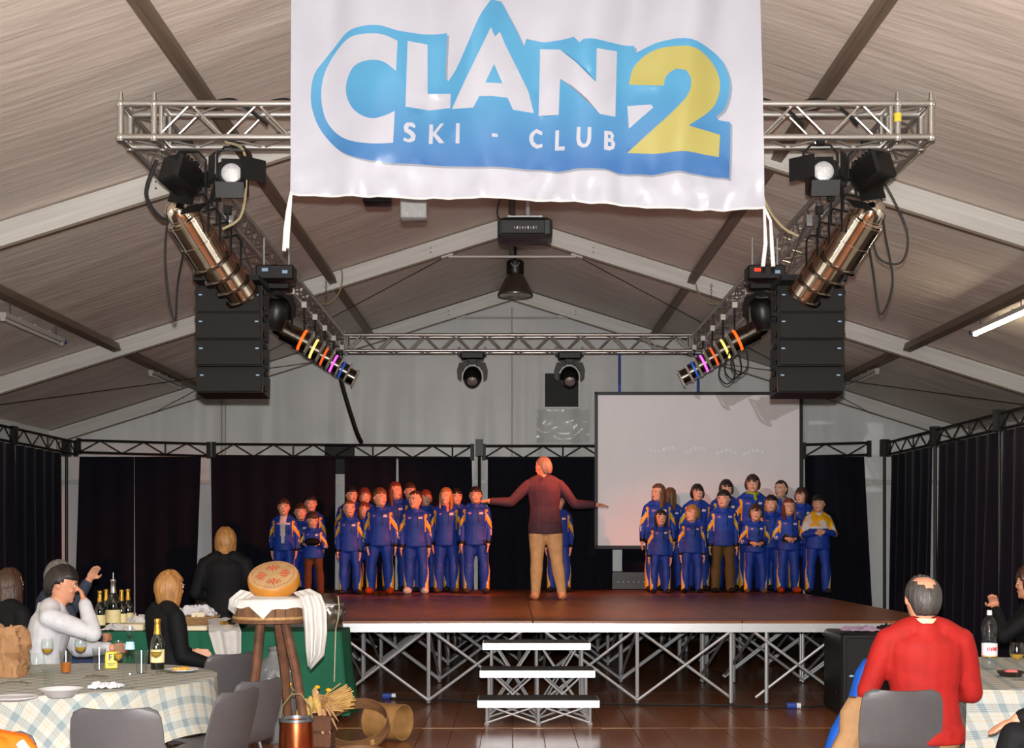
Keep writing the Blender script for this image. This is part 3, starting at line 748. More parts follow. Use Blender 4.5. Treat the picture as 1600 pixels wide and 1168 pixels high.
# ------------------------------------------------------------------ moving heads
def moving_head(loc, label, tilt=.5, pan=0., sc=1.):
    t = thing('moving_head', loc, label, 'stage light')
    t.scale = (sc, sc, sc)
    MB().bbox((0, 0, -.06), (.36, .24, .12), .02).build('base', BLACKP, t)
    for s in (-1, 1):
        rod('clamp', (s*.2, 0, -.03), (s*.2, 0, .08), .02, ALU, t); slab('handle', (s*.19, 0, -.05), (.05, .1, .03), BLACKM, t)
    R = RZ(pan)
    yk = MB()
    for s in (-1, 1):
        pr = [(.055, -.14), (.20, -.17), (.235, -.28), (.225, -.40), (.17, -.44), (.165, -.30), (.10, -.20), (.055, -.19)]
        yk.prism([(s*u, w) for u, w in pr], -.07, .07, 'y')
    yk.box((0, 0, -.145), (.14, .14, .05))
    yk.v = [tuple(R @ Vector(v)) for v in yk.v]; yk.build('yoke', BLACKP, t)
    H = R @ RX(tilt)
    c = R @ Vector((0, 0, -.38))
    h = MB().lathe([(0,-.17),(.08,-.17),(.12,-.14),(.14,-.06),(.145,.03),(.13,.10),(.11,.15),(.105,.18),(.085,.18),(.085,.165)], 24)
    h.v = [tuple(H @ (RX(PI/2) @ Vector(v))+c) for v in h.v]; ho = h.build('head', BLACKP, t)
    l = MB().ball((0,0,.16), (.086,.086,.035), 20, 8); l.v = [tuple(H @ (RX(PI/2) @ Vector(v))+c) for v in l.v]; l.build('lens', mat('head_lens', (190,190,195), .08, .7, .05, 20), ho)
moving_head((XX(738, 20.0), 20.06, ZB1-.02), 'black moving head light hanging alone under the rear truss', .55)
moving_head((XX(890, 20.0), 20.06, ZB1-.02), 'black moving head light in front of the square grille', .55)
moving_head((XX(428, 13.0)+.02, 13.0, 4.14), 'black moving head beside the loudspeaker stack, bottle-table side', 1.9, .7, .85)
moving_head((XX(1192, 13.0), 13.0, 4.14), 'black moving head beside the loudspeaker stack, screen side', 1.9, -.7, .85)
# controller boxes strapped to the side trusses over the moving heads
LED = mat('red_led', (255,40,20), .4, 0, 0, 20, emis=(255,40,20), estr=2.)
for s, px in ((-1, 432), (1, 1195)):
    c = P(px, 428, 12.6)
    t = thing('dimmer_box', c, 'black dimmer box with small indicator under the side truss, '+('bottle-table side' if s < 0 else 'screen side'), 'control box')
    MB().bbox((0,0,0), (.36, .22, .14), .012).build('case', BLACKP, t)
    for k in (-.12, .12): rod('hook', (k, 0, .07), (k, 0, 4.48-c.z), .01, ALU, t)
    slab('display', (-.09, -.112, .02), (.06, .004, .03), LED if s > 0 else BADGE, t); slab('label_plate', (.10, -.112, .0), (.05, .004, .03), BADGE, t)
# ------------------------------------------------------------------ boxes behind the banner
o = MB().bbox(P(590, 302, 10.4), (.22, .16, .18), .01).build('power_box', BLACKP); tag(o, 'small black box peeping out below the banner', 'box')
rod('box_hanger', P(590, 302, 10.4)+Vector((0,0,.09)), P(590, 302, 10.4)+Vector((0,0,1.2)), .01, BLACKM, None).parent = None
bpy.data.objects['box_hanger'].parent = o
t = thing('junction_box', P(647, 345, 10.4), 'grey box peeping out below the banner edge', 'box')
MB().bbox((0,0,.10), (.21, .14, .19), .01).build('case', mat('grey_case', (150,150,150), .5, .2, .1, 20), t); slab('dark_lid', (0, 0, .215), (.215, .145, .06), BLACKP, t)
for k in (-.05, .05): rod('screw', (k, -.07, .04), (k, -.075, .04), .008, ALU, t)
rod('hanger', (0, 0, .24), (0, 0, 1.4), .01, BLACKM, t)
# ------------------------------------------------------------------ projector
c = P(820, 362, 12.8)
t = thing('projector', c, 'black projector hanging from the ridge on a pole', 'projector')
DG = mat('projector_grey', (46,50,54), .45, 0, .1, 20)
MB().bbox((0, 0, 0), (.53, .42, .19), .03).build('body', DG, t)
MB().bbox((-.02, -.212, .0), (.42, .012, .13), .005).build('rear_panel', BLACKP, t)
for k in range(9): MB().bbox((-.10+.026*k, -.220, -.01), (.014, .01, .022+.006*(k % 3)), .002).build('connector', CHROME if k % 2 else mat('connector_blue', (120,125,150), .4, .3, .1, 20), t)
MB().lathe([(.06,.20),(.06,.25),(.045,.25)], 18, rot=RX(-PI/2)).build('lens_barrel', BLACKM, t)
mt = MB(); mt.box((0, 0, .125), (.34, .22, .012))
for sx in (-1, 1):
    for sy in (-1, 1): mt.cyl((sx*.15, sy*.09, .08), (sx*.15, sy*.09, .14), .012)
mt.build('mount_plate', ALU, t)
rod('drop_pole', (.03, 0, .13), (.03, 0, RIDGE-.25-c.z), .022, ALU, t)
cable([c+Vector((-.22, .0, .1)), c+Vector((-.27, 0, .2)), c+Vector((-.2, 0, .5)), c+Vector((-.1, .05, RIDGE-.2-c.z))], .008, 'black cable rising from the projector to the ridge')
# ------------------------------------------------------------------ high-bay lamp
c = P(805, 462, 18.6)
t = thing('high_bay_lamp', c, 'hanging high-bay lamp with grey conical reflector under the ridge', 'lamp')
REFL = mat('bay_reflector', (120,112,105), .3, .8, .2, 14)
MB().lathe([(.25,0),(.255,.015),(.25,.03),(.19,.16),(.15,.24),(.11,.30),(.09,.30),(.13,.24),(.17,.16),(.23,.03),(.24,.004)], 32).build('reflector', REFL, t)
MB().lathe([(0,.02),(.12,.015),(.225,.0),(.225,.006),(0,.03)], 28).build('cover_glass', glassmat('lamp_cover', (235,230,215), .05, .15), t)
MB().ball((0,0,.12), (.05,.05,.09), 14, 8).build('bulb', mat('lamp_bulb', (240,232,210), .3, 0, .04, 10), t)
MB().lathe([(0,.30),(.115,.30),(.125,.32),(.125,.48),(.10,.50),(0,.50)], 24).build('gear_housing', BLACKP, t)
rod('hanger', (0,0,.50), (0,0,RIDGE-.22-c.z), .02, BLACKM, t)
MB().path([(-.06,-.126,.44),(-.03,-.13,.40),(.03,-.13,.40),(.06,-.126,.45)], .008, 6).build('safety_wire', ALU, t)
# ------------------------------------------------------------------ fluorescent battens under the outer purlins
TUBE = mat('lit_tube', (255,246,215), .4, 0, 0, 10, emis=(255,240,205), estr=82.)
TUBO = mat('unlit_tube', (205,205,200), .3, 0, .05, 10)
BATT = mat('batten_white', (175,172,166), .5, 0, .1, 15)
BLUEP = mat('blue_plug', (40,70,150), .5, 0, .1, 20)
def batten(x, y0, y1, z, lit, label):
    t = thing('lamp_batten', (x, y0, z), label, 'lamp', group=None)
    L = y1-y0
    slab('channel', (0, L/2, .03), (.07, L, .05), BATT, t)
    rod('tube', (0, .04, -.015), (0, L-.04, -.015), .019, TUBE if lit else TUBO, t, n=12)
    for k in (.02, L-.02): slab('tube_holder', (0, k, -.005), (.05, .04, .06), BATT, t)
    for k in (.2, L-.2): rod('chain', (0, k, .05), (0, k, roofz(x)-.18-z), .006, WIRE, t)
    for k in range(1, 4): slab('clip', (0, L*k/4, .06), (.05, .02, .03), BATT, t)
    rod('plug', (0, L+.02, .02), (0, L+.10, .03), .028, BLUEP, t)
batten(5.33, 13.5, 15.1, 3.95, True, 'lit fluorescent batten lamp glowing under the roof purlin')
batten(-5.33, 13.7, 15.5, 3.90, False, 'unlit fluorescent batten lamp over the diners')
batten(-5.33, 19.3, 21.0, 4.02, False, 'unlit fluorescent batten lamp over the curtain corner by the diners')
batten(5.33, 19.1, 20.8, 4.02, False, 'unlit fluorescent batten lamp over the corner beyond the screen')
for y0 in (-3.2, 1.8, 7.2):
    for s in (-1, 1):
        batten(s*5.33, y0, y0+1.5, 3.95, True, 'lit fluorescent batten lamp over the dining end of the hall')
for o in bpy.data.objects:
    if o.name.startswith('lamp_batten') and 'dining end' in o.get('label', ''): o['group'] = 'battens over the dining tables'
# ------------------------------------------------------------------ projection screen
YS = 20.2
SCR = mat('screen_cloth', (222,216,216), .75, 0, .02, 3)
a, b = P(929, 857, YS), P(1254, 612, YS); w, h = b.x-a.x, b.z-a.z
t = thing('projection_screen', (a.x, YS, a.z), 'white projection screen in a black frame above the singing children', 'screen')
sc = MB().box((w/2, 0, h/2), (w-.08, .012, h-.08)).build('screen_cloth', SCR, t)
for k in (0, 1):
    slab('frame_bar', (w*k+(.025 if k == 0 else -.025), -.012, h/2), (.05, .03, h), BLACKM, t); slab('frame_bar', (w/2, -.012, h*k+(.025 if k == 0 else -.025)), (w, .03, .05), BLACKM, t)
STRAP = mat('blue_strap', (40,62,140), .7, 0, .1, 30)
for px in (968, 1091):
    x = XX(px, YS)-a.x
    slab('strap', (x, 0, h+(ZB1-.03-a.z-h)/2), (.045, .008, ZB1-.03-a.z-h), STRAP, t)
# faint projected marks, printed light of the projector
PRJ = mat('projected_text', (232,232,240), .75, 0, .02, 10)
m = MB(); rnd = random.Random(4)
for k in range(26):
    px = 1016+7*k; py = 702+3*math.sin(k)+(4 if k > 12 else 0)
    if k in (6,7,13,14,20): continue
    ww, hh = rnd.uniform(2.5, 4.5)*YS/F, rnd.uniform(3, 6)*YS/F
    m.box((XX(px, YS)-a.x, -.0068, ZZ(py, YS)-a.z), (ww, .001, hh))
stuff(m.build('projected_text', PRJ, sc))
# ------------------------------------------------------------------ chairs
GREYP = mat('grey_plastic', (72,70,72), .5, 0, .05, 30, bump=.05, bscale=400)
STEEL = mat('chair_steel', (120,120,122), .35, .8, .1, 20)
def chair_shell():
    prof = [(.23,.425),(.215,.447),(.16,.452),(.05,.442),(-.08,.432),(-.155,.432),(-.195,.455),(-.218,.52),(-.24,.60),(-.262,.68),(-.278,.74),(-.287,.775),(-.292,.795)]
    wid = [.38,.42,.43,.44,.43,.415,.41,.42,.43,.425,.412,.385,.30]
    nu = 14; rows_t = []; rows_b = []
    for i, ((y, z), w) in enumerate(zip(prof, wid)):
        p0 = prof[max(0, i-1)]; p1 = prof[min(len(prof)-1, i+1)]
        t = Vector((0, p1[0]-p0[0], p1[1]-p0[1])).normalized(); n = Vector((0, -t.z, t.y)); n = n if n.z+n.y > 0 else -n
        rt, rb = [], []
        for k in range(nu+1):
            u = k/nu*2-1; x = u*w/2
            curve = .030*u*u if i > 6 else .012*u*u
            c = Vector((x, y, z)) + n*curve
            rt.append(c+n*.006); rb.append(c-n*.006)
        rows_t.append(rt); rows_b.append(rb)
    rings = [rt+rb[::-1] for rt, rb in zip(rows_t, rows_b)]
    return MB().loft(rings).mesh('seat_shell', GREYP, angle=60)
SHELL = chair_shell()
def chair(x, y, facing, label):
    """facing = direction (angle, 0 = away from camera) the sitter looks"""
    t = thing('plastic_chair', (x, y, 0), label, 'chair', rotz=facing, group='grey plastic chairs')
    put('seat_shell', SHELL, t)
    for sx in (-1, 1):
        rod('leg', (sx*.15, .15, .43), (sx*.20, .21, 0), .011, STEEL, t); rod('leg', (sx*.15, -.13, .43), (sx*.20, -.22, 0), .011, STEEL, t)
        rod('seat_rail', (sx*.15, .15, .428), (sx*.15, -.13, .424), .010, STEEL, t)
        for yy in (.21, -.22): rod('foot_cap', (sx*.20, yy, 0), (sx*.199, yy*.99, .03), .015, RUBBER, t)
    rod('cross_rail', (-.15, .10, .425), (.15, .10, .425), .010, STEEL, t)
    return t
chair(XX(172, 6.02), 6.31, .06, 'grey plastic chair seen square from behind at the round table')
chair(-1.66, 6.87, 1.22, 'grey plastic chair tilted in front of another chair beside the copper pot')
chair(XX(405, 7.4)-.20, 7.40, 1.08, 'grey plastic chair next to the copper pot with its rounded back')
chair(-2.10, 9.14, .80, 'grey plastic chair in shade between round table and green table')
chair(XX(1418, 6.75), 7.05, -.05, 'grey plastic chair under the man in the red jacket')
# ------------------------------------------------------------------ table cloths
def plaid():
    m = bpy.data.materials.new('plaid_cloth'); m.use_nodes = True; nt = m.node_tree; N = nt.nodes; L = nt.links; b = N['Principled BSDF']
    b.inputs['Roughness'].default_value = .7; b.inputs['Specular IOR Level'].default_value = .3
    uv = N.new('ShaderNodeUVMap'); uv.uv_map = 'flat'; sp = N.new('ShaderNodeSeparateXYZ'); L.new(uv.outputs[0], sp.inputs[0])
    outs = []
    for ax in ('X', 'Y'):
        d = N.new('ShaderNodeMath'); d.operation = 'MULTIPLY'; d.inputs[1].default_value = 8.3; L.new(sp.outputs[ax], d.inputs[0])
        fr = N.new('ShaderNodeMath'); fr.operation = 'FRACT'; L.new(d.outputs[0], fr.inputs[0])
        rp = N.new('ShaderNodeValToRGB'); rp.color_ramp.interpolation = 'CONSTANT'; el = rp.color_ramp.elements
        W, Yw, G, B = (.41,.41,.375,1), (.43,.34,.19,1), (.27,.32,.32,1), (.05,.09,.12,1)
        stops = [(0,W),(.10,Yw),(.16,W),(.26,Yw),(.30,W),(.42,G),(.47,B),(.50,G),(.55,B),(.58,G),(.63,B),(.66,G),(.71,B),(.74,G),(.80,W)]
        el[0].position, el[0].color = stops[0]
        for p, c in stops[1:]: e = el.new(p); e.color = c
        el.remove(el[1]) if el[1].position == 1.0 else None
        L.new(fr.outputs[0], rp.inputs[0]); outs.append(rp.outputs[0])
    mx = N.new('ShaderNodeMix'); mx.data_type = 'RGBA'; mx.blend_type = 'MIX'; mx.inputs[0].default_value = .5
    L.new(outs[0], mx.inputs[6]); L.new(outs[1], mx.inputs[7]); L.new(mx.outputs[2], b.inputs['Base Color'])
    MATS['plaid_cloth'] = m; return m
PLAID = plaid()
def drape(name, c, rot, edge, cloth, ztop, m, label, fold=9, amp=.02, flare=.05, n=200, zmin=.03, ph=0.):
    """cloth on a table: edge(a) = table edge radius, cloth(a) = cloth radius when flat"""
    mb = MB(); uvs = []; rows = []
    rr = [0, .35, .7, .93, 1.0]; nd = 12
    for i in range(n):
        a = 2*PI*i/n; e = edge(a); f = cloth(a); col = []; d = Vector((math.cos(a), math.sin(a), 0)); hang = max(.02, min(f-e, ztop-zmin))
        for k in rr: col.append((d*(e*k)+Vector((0, 0, ztop)), d*(e*k)))
        for k in range(1, nd+1):
            t = k/nd; s = hang*t
            w = amp*(t**.8)*(math.sin(a*fold+ph)+.6*math.sin(a*fold*1.7+1+ph)) + .012*t*noise.noise(Vector((a*6, t*3, ph)))
            rad = e + .012*min(1, t*4) + flare*t*t*hang + w
            col.append((d*rad+Vector((0, 0, ztop-.004-s+(.012 if k == 1 else 0))), d*(e+s)))
        rows.append(col)
    nc = len(rows[0]); vs = [p for r in rows for p, _ in r]; fl_ = [q for r in rows for _, q in r]
    fs = []
    for i in range(n):
        j = (i+1) % n
        for k in range(nc-1): fs.append((i*nc+k, j*nc+k, j*nc+k+1, i*nc+k+1))
    mb.add(vs, fs); me = mb.mesh(name, m, angle=80)
    ul = me.uv_layers.new(name='flat')
    for lp in me.loops: q = fl_[lp.vertex_index]; ul.data[lp.index].uv = (q.x, q.y)
    o = put(name, me, loc=(c[0], c[1], 0)); o.rotation_euler = (0, 0, rot)
    return tag(o, label, 'tablecloth')
rect_edge = lambda hx, hy: (lambda a: min(hx/max(1e-6, abs(math.cos(a))), hy/max(1e-6, abs(math.sin(a)))))
def table(name, c, rot, label, top, legs, zt=.745, cat='table'):
    t = thing(name, (c[0], c[1], 0), label, cat, rotz=rot)
    top(t)
    for x, y in legs: rod('leg', (x, y, 0), (x, y, zt-.025), .022, STEEL, t)
    return t
TWOOD = mat('table_board', (120,95,70), .6, 0, .15, 6)
RT = (-2.72, 7.85)
table('round_table', RT, 0, 'round dining table under the plaid cloth with glasses and bottles', lambda t: MB().lathe([(0,.72),(.92,.72),(.925,.73),(.92,.745),(0,.745)], 48).build('table_top', TWOOD, t), [(-.5,-.5),(.5,-.5),(.5,.5),(-.5,.5)])
drape('tablecloth', RT, 1.135, lambda a: .93, lambda a: min(1.62, 1.20/max(abs(math.cos(a)), abs(math.sin(a)))), .75, PLAID, 'pale plaid tablecloth draped over the round dining table', fold=8, amp=.022, flare=.25)
QT = (3.52, 8.11)
table('dining_table', QT, -.21, 'rectangular dining table beside the man in red, under plaid cloth', lambda t: MB().bbox((0,0,.7325), (1.58,2.08,.025), .004).build('table_top', TWOOD, t), [(-.7,-.95),(.7,-.95),(.7,.95),(-.7,.95)])
drape('tablecloth', QT, -.21, rect_edge(.80, 1.05), lambda a: rect_edge(1.14, 1.38)(a), .75, PLAID, 'pale plaid tablecloth on the table with the large water bottle', fold=6, amp=.02, flare=.12, n=280)
GREEN = mat('green_cloth', (28,92,68), .75, 0, .12, 5, spec=.2)
GT = (-2.70, 11.55)
table('display_table', GT, 0, 'long display table under the green cloth', lambda t: MB().bbox((0,0,.765), (2.44,.58,.03), .004).build('table_top', TWOOD, t), [(-1.15,-.25),(1.15,-.25),(1.15,.25),(-1.15,.25)], zt=.775)
drape('green_tablecloth', GT, 0, rect_edge(1.235, .30), lambda a: rect_edge(1.235, .30)(a)+.72, .785, GREEN, 'plain green tablecloth hanging to the floor with wine bottles on it', fold=13, amp=.02, flare=.10, n=360, zmin=.07)
# ------------------------------------------------------------------ glassware, bottles and plates
GLASS = glassmat('clear_glass', (252,254,253), .03, .03)
WINE = mat('white_wine', (172,132,38), .1, 0, .05, 20); BEER = mat('beer', (176,98,14), .1, 0, .08, 20)
PCUP = glassmat('plastic_cup', (247,248,248), .12, .05)
GOLD = mat('gold_foil', (215,165,70), .28, .9, .15, 40, bump=.3, bscale=150)
DKGLASS = mat('dark_green_glass', (14,20,12), .06, 0, .1, 10, spec=.8)
LABEL = mat('bottle_label', (222,205,150), .6, 0, .08, 30)
PLATE = mat('plate_white', (205,205,208), .3, 0, .02, 10)
def at(px, base, dz=0., z=.752): 
    Y = (CH-z)*F/(base-HY); return Vector((XX(px, Y), Y, z+dz))
def wine_glass(px, base, label, h=.20, fill=None, r=.037, z=.752):
    p = at(px, base, z=z); t = thing('wine_glass', p, label, 'glass')
    MB().lathe([(.0,.001),(.033,.002),(.034,.004),(.010,.009),(.0045,.02),(.0045,h*.46),(.012,h*.50),(r*.75,h*.58),(r,h*.70),(r*1.0,h*.80),(r*.84,h),(r*.82,h),(r*.96,h*.80),(r*.96,h*.70),(r*.7,h*.59),(.0,h*.52)], 24).build('glass_body', GLASS, t)
    if fill: MB().lathe([(0,h*.53),(r*.7,h*.60),(r*.94,h*.69),(0,h*.69)], 20).build('wine', WINE, t)
def tumbler(px, base, label, h=.12, r0=.028, r1=.038, fill=None, m=None, z=.752, cat='cup', name='plastic_cup'):
    p = at(px, base, z=z); t = thing(name, p, label, cat)
    MB().lathe([(0,.002),(r0,.002),(r1,h),(r1+.003,h+.002),(r1-.001,h),(r0-.001,.004),(0,.004)], 22).build('cup_body', m or PCUP, t)
    if fill:
        k = fill; MB().lathe([(0,.006),(r0-.002,.006),(r0-.002+(r1-r0)*k,h*k),(0,h*k)], 20).build('drink', BEER, t)
wine_glass(31, 1046, 'empty wine glass between the paper bag and the man in white', .21)
wine_glass(74, 1049, 'wine glass with white wine before the man in the white jacket', .21, True)
wine_glass(57, 1087, 'large empty wine glass near the white bowl', .225, r=.045)
wine_glass(126, 1046, 'wine glass with white wine beside the beer cup', .21, True)
wine_glass(185, 1068, 'tall slim flute glass beside the clear water bottle', .25, True, r=.026)
wine_glass(244, 1054, 'wine glass with white wine before the gold-necked bottle', .20, True, r=.036)
tumbler(103, 1051, 'clear plastic cup half full of beer', .135, fill=.5)
tumbler(76, 1077, 'narrow clear tumbler behind the white bowl', .11, .024, .027, m=GLASS, name='glass_tumbler', cat='glass')
tumbler(155, 1047, 'empty clear plastic cup beside the yellow packet', .14, .03, .042)
tumbler(221, 1052, 'empty clear plastic cup beside the clear water bottle', .14, .03, .042)
def bottle(p, label, h=.31, r=.043, neck=.014, m=DKGLASS, foil=GOLD, lab=True, name='wine_bottle'):
    t = thing(name, p, label, 'bottle')
    MB().lathe([(0,.0),(r*.9,.0),(r,.008),(r,h*.50),(r*.93,h*.57),(r*.6,h*.68),(neck*1.15,h*.78),(neck,h*.96),(neck*1.2,h*.965),(neck*1.2,h*.99),(0,h)], 26).build('glass_body', m, t)
    if foil: MB().lathe([(neck*1.75,h*.70),(neck*1.45,h*.78),(neck*1.25,h*.93),(neck*1.5,h*.95),(neck*1.5,h*1.0),(neck*.9,h*1.012),(0,h*1.012)], 22).build('foil', foil, t)
    if lab: MB().lathe([(r+.0012,h*.14),(r+.0012,h*.40)], 26).build('label', LABEL, t)
    return t
bottle(at(246, 1045), 'sparkling wine bottle with gold foil neck on the round table', .32)
t = bottle(at(203, 1074), 'clear glass water bottle with pale blue label on the round table', .34, .038, .013, GLASS, None, False, 'water_bottle')
MB().lathe([(.0275,.215),(.0225,.255)], 24).build('neck_label', mat('pale_blue_label', (150,200,225), .5, 0, .1, 30), t)
MB().lathe([(0,.345),(.015,.345),(.016,.325),(.015,.32)], 16).build('cap', ALU, t)
def plate(px, base, r, label, food=None, deep=.0):
    p = at(px, base); t = thing('plate', p, label, 'plate')
    if deep: pr = [(0,.002),(r*.45,.002),(r*.55,.004),(r*.92,deep),(r,deep+.002),(r*.9,deep-.001),(r*.5,.010),(0,.008)]
    else: pr = [(0,.002),(r*.6,.002),(r,.015),(r*.99,.018),(r*.62,.007),(0,.006)]
    MB().lathe(pr, 32).build('dish', PLATE, t)
    if food:
        m = MB(); rn = random.Random(int(px))
        for k in range(9): m.ball((rn.uniform(-.4,.4)*r, rn.uniform(-.4,.4)*r, .018), (rn.uniform(.014,.024), rn.uniform(.012,.02), .012), 8, 6)
        stuff(m.build('food', food, t))
    return t
FOOD = mat('fried_food', (205,150,60), .6, 0, .3, 40)
plate(284, 1049, .105, 'white plate with golden food near the blonde woman', FOOD)
plate(95, 1089, .115, 'deep white bowl at the near edge of the round table', deep=.045)
t = plate(22, 1093, .12, 'flat white plate with a fork beside the paper bag')
m = MB(); m.bbox((-.02,0,.018), (.16,.012,.004), .002); m.bbox((.075,0,.018), (.05,.024,.004), .002); m.build('fork', ALU, t)
# crumpled paper things
PAPER = mat('napkin_paper', (200,197,201), .8, 0, .05, 20)
KRAFT = mat('kraft_paper', (142,104,68), .75, 0, .12, 12)
def crumple(p, dx, dy, dz, m, name, label, cat, seed=1., flat=False):
    def fn(u, v):
        x = (u-.5)*dx; y = (v-.5)*dy; k = math.sin(PI*u)*math.sin(PI*v)
        z = dz*(.25+.75*k**.5)*(.6+.8*abs(noise.noise(Vector((u*4, v*4, seed)))))+dz*.35*noise.noise(Vector((u*9, v*9, seed)))
        e = .15*dx*noise.noise(Vector((u*3, v*3, seed+5)))
        return (x+e, y+e, max(.0005, z))
    o = MB().grid(fn, 26, 18).build(name, m, loc=p, angle=25); return tag(o, label, cat)
crumple(at(165, 1074), .17, .12, .035, PAPER, 'paper_napkin', 'crumpled white paper napkin in the middle of the round table', 'napkin', 2)
crumple(at(150, 1060), .13, .1, .03, PLAST, 'cellophane', 'crumpled clear cellophane behind the napkin', 'wrapping', 3)
crumple(at(262, 1052), .14, .09, .03, PLAST, 'cellophane', 'crumpled clear cellophane beside the plate of food', 'wrapping', 4)
crumple(at(24, 1070), .16, .1, .03, PLAST, 'cellophane', 'crumpled clear cellophane in front of the paper bag', 'wrapping', 6)
def bag():
    p = at(8, 1056); n = 40; rings = []
    for k in range(15):
        z = .30*k/14; ring = []
        for i in range(n):
            a = 2*PI*i/n; q = 1/max(abs(math.cos(a))/.13, abs(math.sin(a))/.085)
            q *= (1.0 - .28*(z/.30)**3)*(1+.34*noise.noise(Vector((math.cos(a)*1.6, math.sin(a)*1.6, z*9)))+.16*noise.noise(Vector((math.cos(a)*5, math.sin(a)*5, z*30))))
            ring.append(Vector((q*math.cos(a), q*math.sin(a), z+(.03*noise.noise(Vector((a*2, 1, 2))) if k == 14 else 0))))
        rings.append(ring)
    m = MB().loft(rings, cap=False); m.grid(lambda u, v: ((u-.5)*.2, (v-.5)*.12, .003), 2, 2)
    m.v = [(x+.012*noise.noise(Vector((x*22, y*22, z*22))), y+.012*noise.noise(Vector((z*22, x*22, y*22))), z) for x, y, z in m.v]
    o = m.build('paper_bag', KRAFT, loc=p, angle=18); tag(o, 'crumpled brown kraft paper bag on the round table', 'bag')
bag()
YELB = mat('yellow_packet', (225,195,40), .5, 0, .06, 20)
p = at(174, 1044); t = thing('packet', p, 'yellow packet with black lettering on the round table', 'packet', rotz=.3)
MB().bbox((0,0,.055), (.075,.045,.11), .006).build('body', YELB, t)
m = MB()
for x, z, w, h in ((-.012,.075,.010,.04),(-.004,.092,.022,.008),(-.005,.075,.018,.008),(.02,.075,.009,.04),(.026,.058,.022,.008),(0,.035,.05,.005),(0,.024,.04,.005)): m.box((x,-.0232,z), (w,.0012,h))
stuff(m.build('lettering', BLACKP, t))
# right-hand table
PET = glassmat('pet_bottle', (244,250,253), .04, .05)
p = at(1546, 1045); t = thing('water_bottle', p, 'large clear plastic water bottle with red and white label', 'bottle')
MB().lathe([(0,.004),(.035,.0),(.045,.012),(.047,.05),(.045,.06),(.047,.07),(.047,.17),(.044,.18),(.041,.20),(.046,.225),(.049,.25),(.047,.285),(.035,.318),(.018,.335),(.014,.345),(.014,.36),(0,.36)], 28).build('bottle_body', PET, t)
MB().lathe([(.0485,.085),(.0485,.165)], 28).build('label', mat('water_label', (228,215,218), .5, 0, .05, 20), t)
MB().lathe([(.0488,.082),(.0488,.09)], 28).build('label_stripe', mat('label_gold', (200,150,70), .5, 0, .05, 20), t)
m = MB()
for k in range(6):
    a = -PI/2-.55+.22*k; m.box((.0490*math.cos(a), .0490*math.sin(a), .13+.004*(k % 2)), (.007,.007,.022), RZ(a))
stuff(m.build('label_print', mat('label_red', (200,60,80), .5, 0, .05, 20), t))
MB().lathe([(.016,.345),(.016,.372),(.014,.376),(0,.376)], 18).build('cap', PLATE, t)
wine_glass(1513, 1040, 'empty wine glass between the red jacket and the water bottle', .21)
tumbler(1517, 1054, 'small clear cup beside the red jacket', .09, .026, .031)
wine_glass(1589, 1062, 'wine glass with white wine at the dark dish', .22, True, r=.042)
p = at(1579, 1056); t = thing('serving_dish', p, 'dark round dish holding a pink packet', 'dish')
MB().lathe([(0,.003),(.06,.003),(.085,.03),(.08,.032),(.055,.010),(0,.008)], 28).build('dish', mat('dark_dish', (38,26,20), .3, 0, .2, 20), t)
MB().bbox((.0,-.01,.025), (.07,.05,.03), .008).build('pink_packet', mat('pink_packet', (225,110,110), .5, 0, .1, 20), t)
# ------------------------------------------------------------------ things on the green table
def onG(px, Y, dz=0.): return Vector((XX(px, Y), Y, .787+dz))
bottle(onG(156, 11.36), 'gold-necked sparkling bottle with gold label, outermost on the green table', .345, .048)
bottle(onG(166, 11.66), 'gold-necked sparkling bottle behind the outermost one', .345, .048)
bottle(onG(190, 11.55), 'gold-necked sparkling bottle beside the magnum, nearer the cheese', .345, .048)
bottle(onG(200, 11.70), 'gold-necked sparkling bottle furthest from the diners in its group', .345, .048)
SILV = mat('silver_foil', (190,180,170), .25, .9, .1, 40)
t = bottle(onG(177, 11.47), 'tall magnum bottle with pouring spout standing among the sparkling bottles', .44, .062, .017, foil=SILV)
rod('pouring_spout', (0,0,.44), (0,0,.50), .004, ALU, t)
CREAM = mat('cream_block', (225,212,180), .6, 0, .06, 12)
o = MB().bbox(onG(205, 11.42, .03), (.26,.2,.06), .008).build('cheese_block', CREAM); tag(o, 'pale cheese block lying beside the bottles on green cloth', 'cheese')
o = MB().bbox(onG(307, 11.40, .022), (.22,.17,.043), .006).build('cheese_board', CREAM); tag(o, 'pale wooden board at the edge of the green table', 'board')
def cloth_heap(p, dx, dy, dz, m, name, label, seed=1.): return crumple(p, dx, dy, dz, m, name, label, 'cloth', seed)
GAUZE = mat('white_gauze', (195,192,188), .85, 0, .05, 20)
cloth_heap(onG(222, 11.62), .34, .22, .14, GAUZE, 'gauze_cloth', 'white gauze heaped beside the sparkling bottles', 12)
cloth_heap(onG(186, 11.34), .30, .10, .07, GAUZE, 'gauze_cloth', 'white gauze lying before the sparkling bottles', 14)
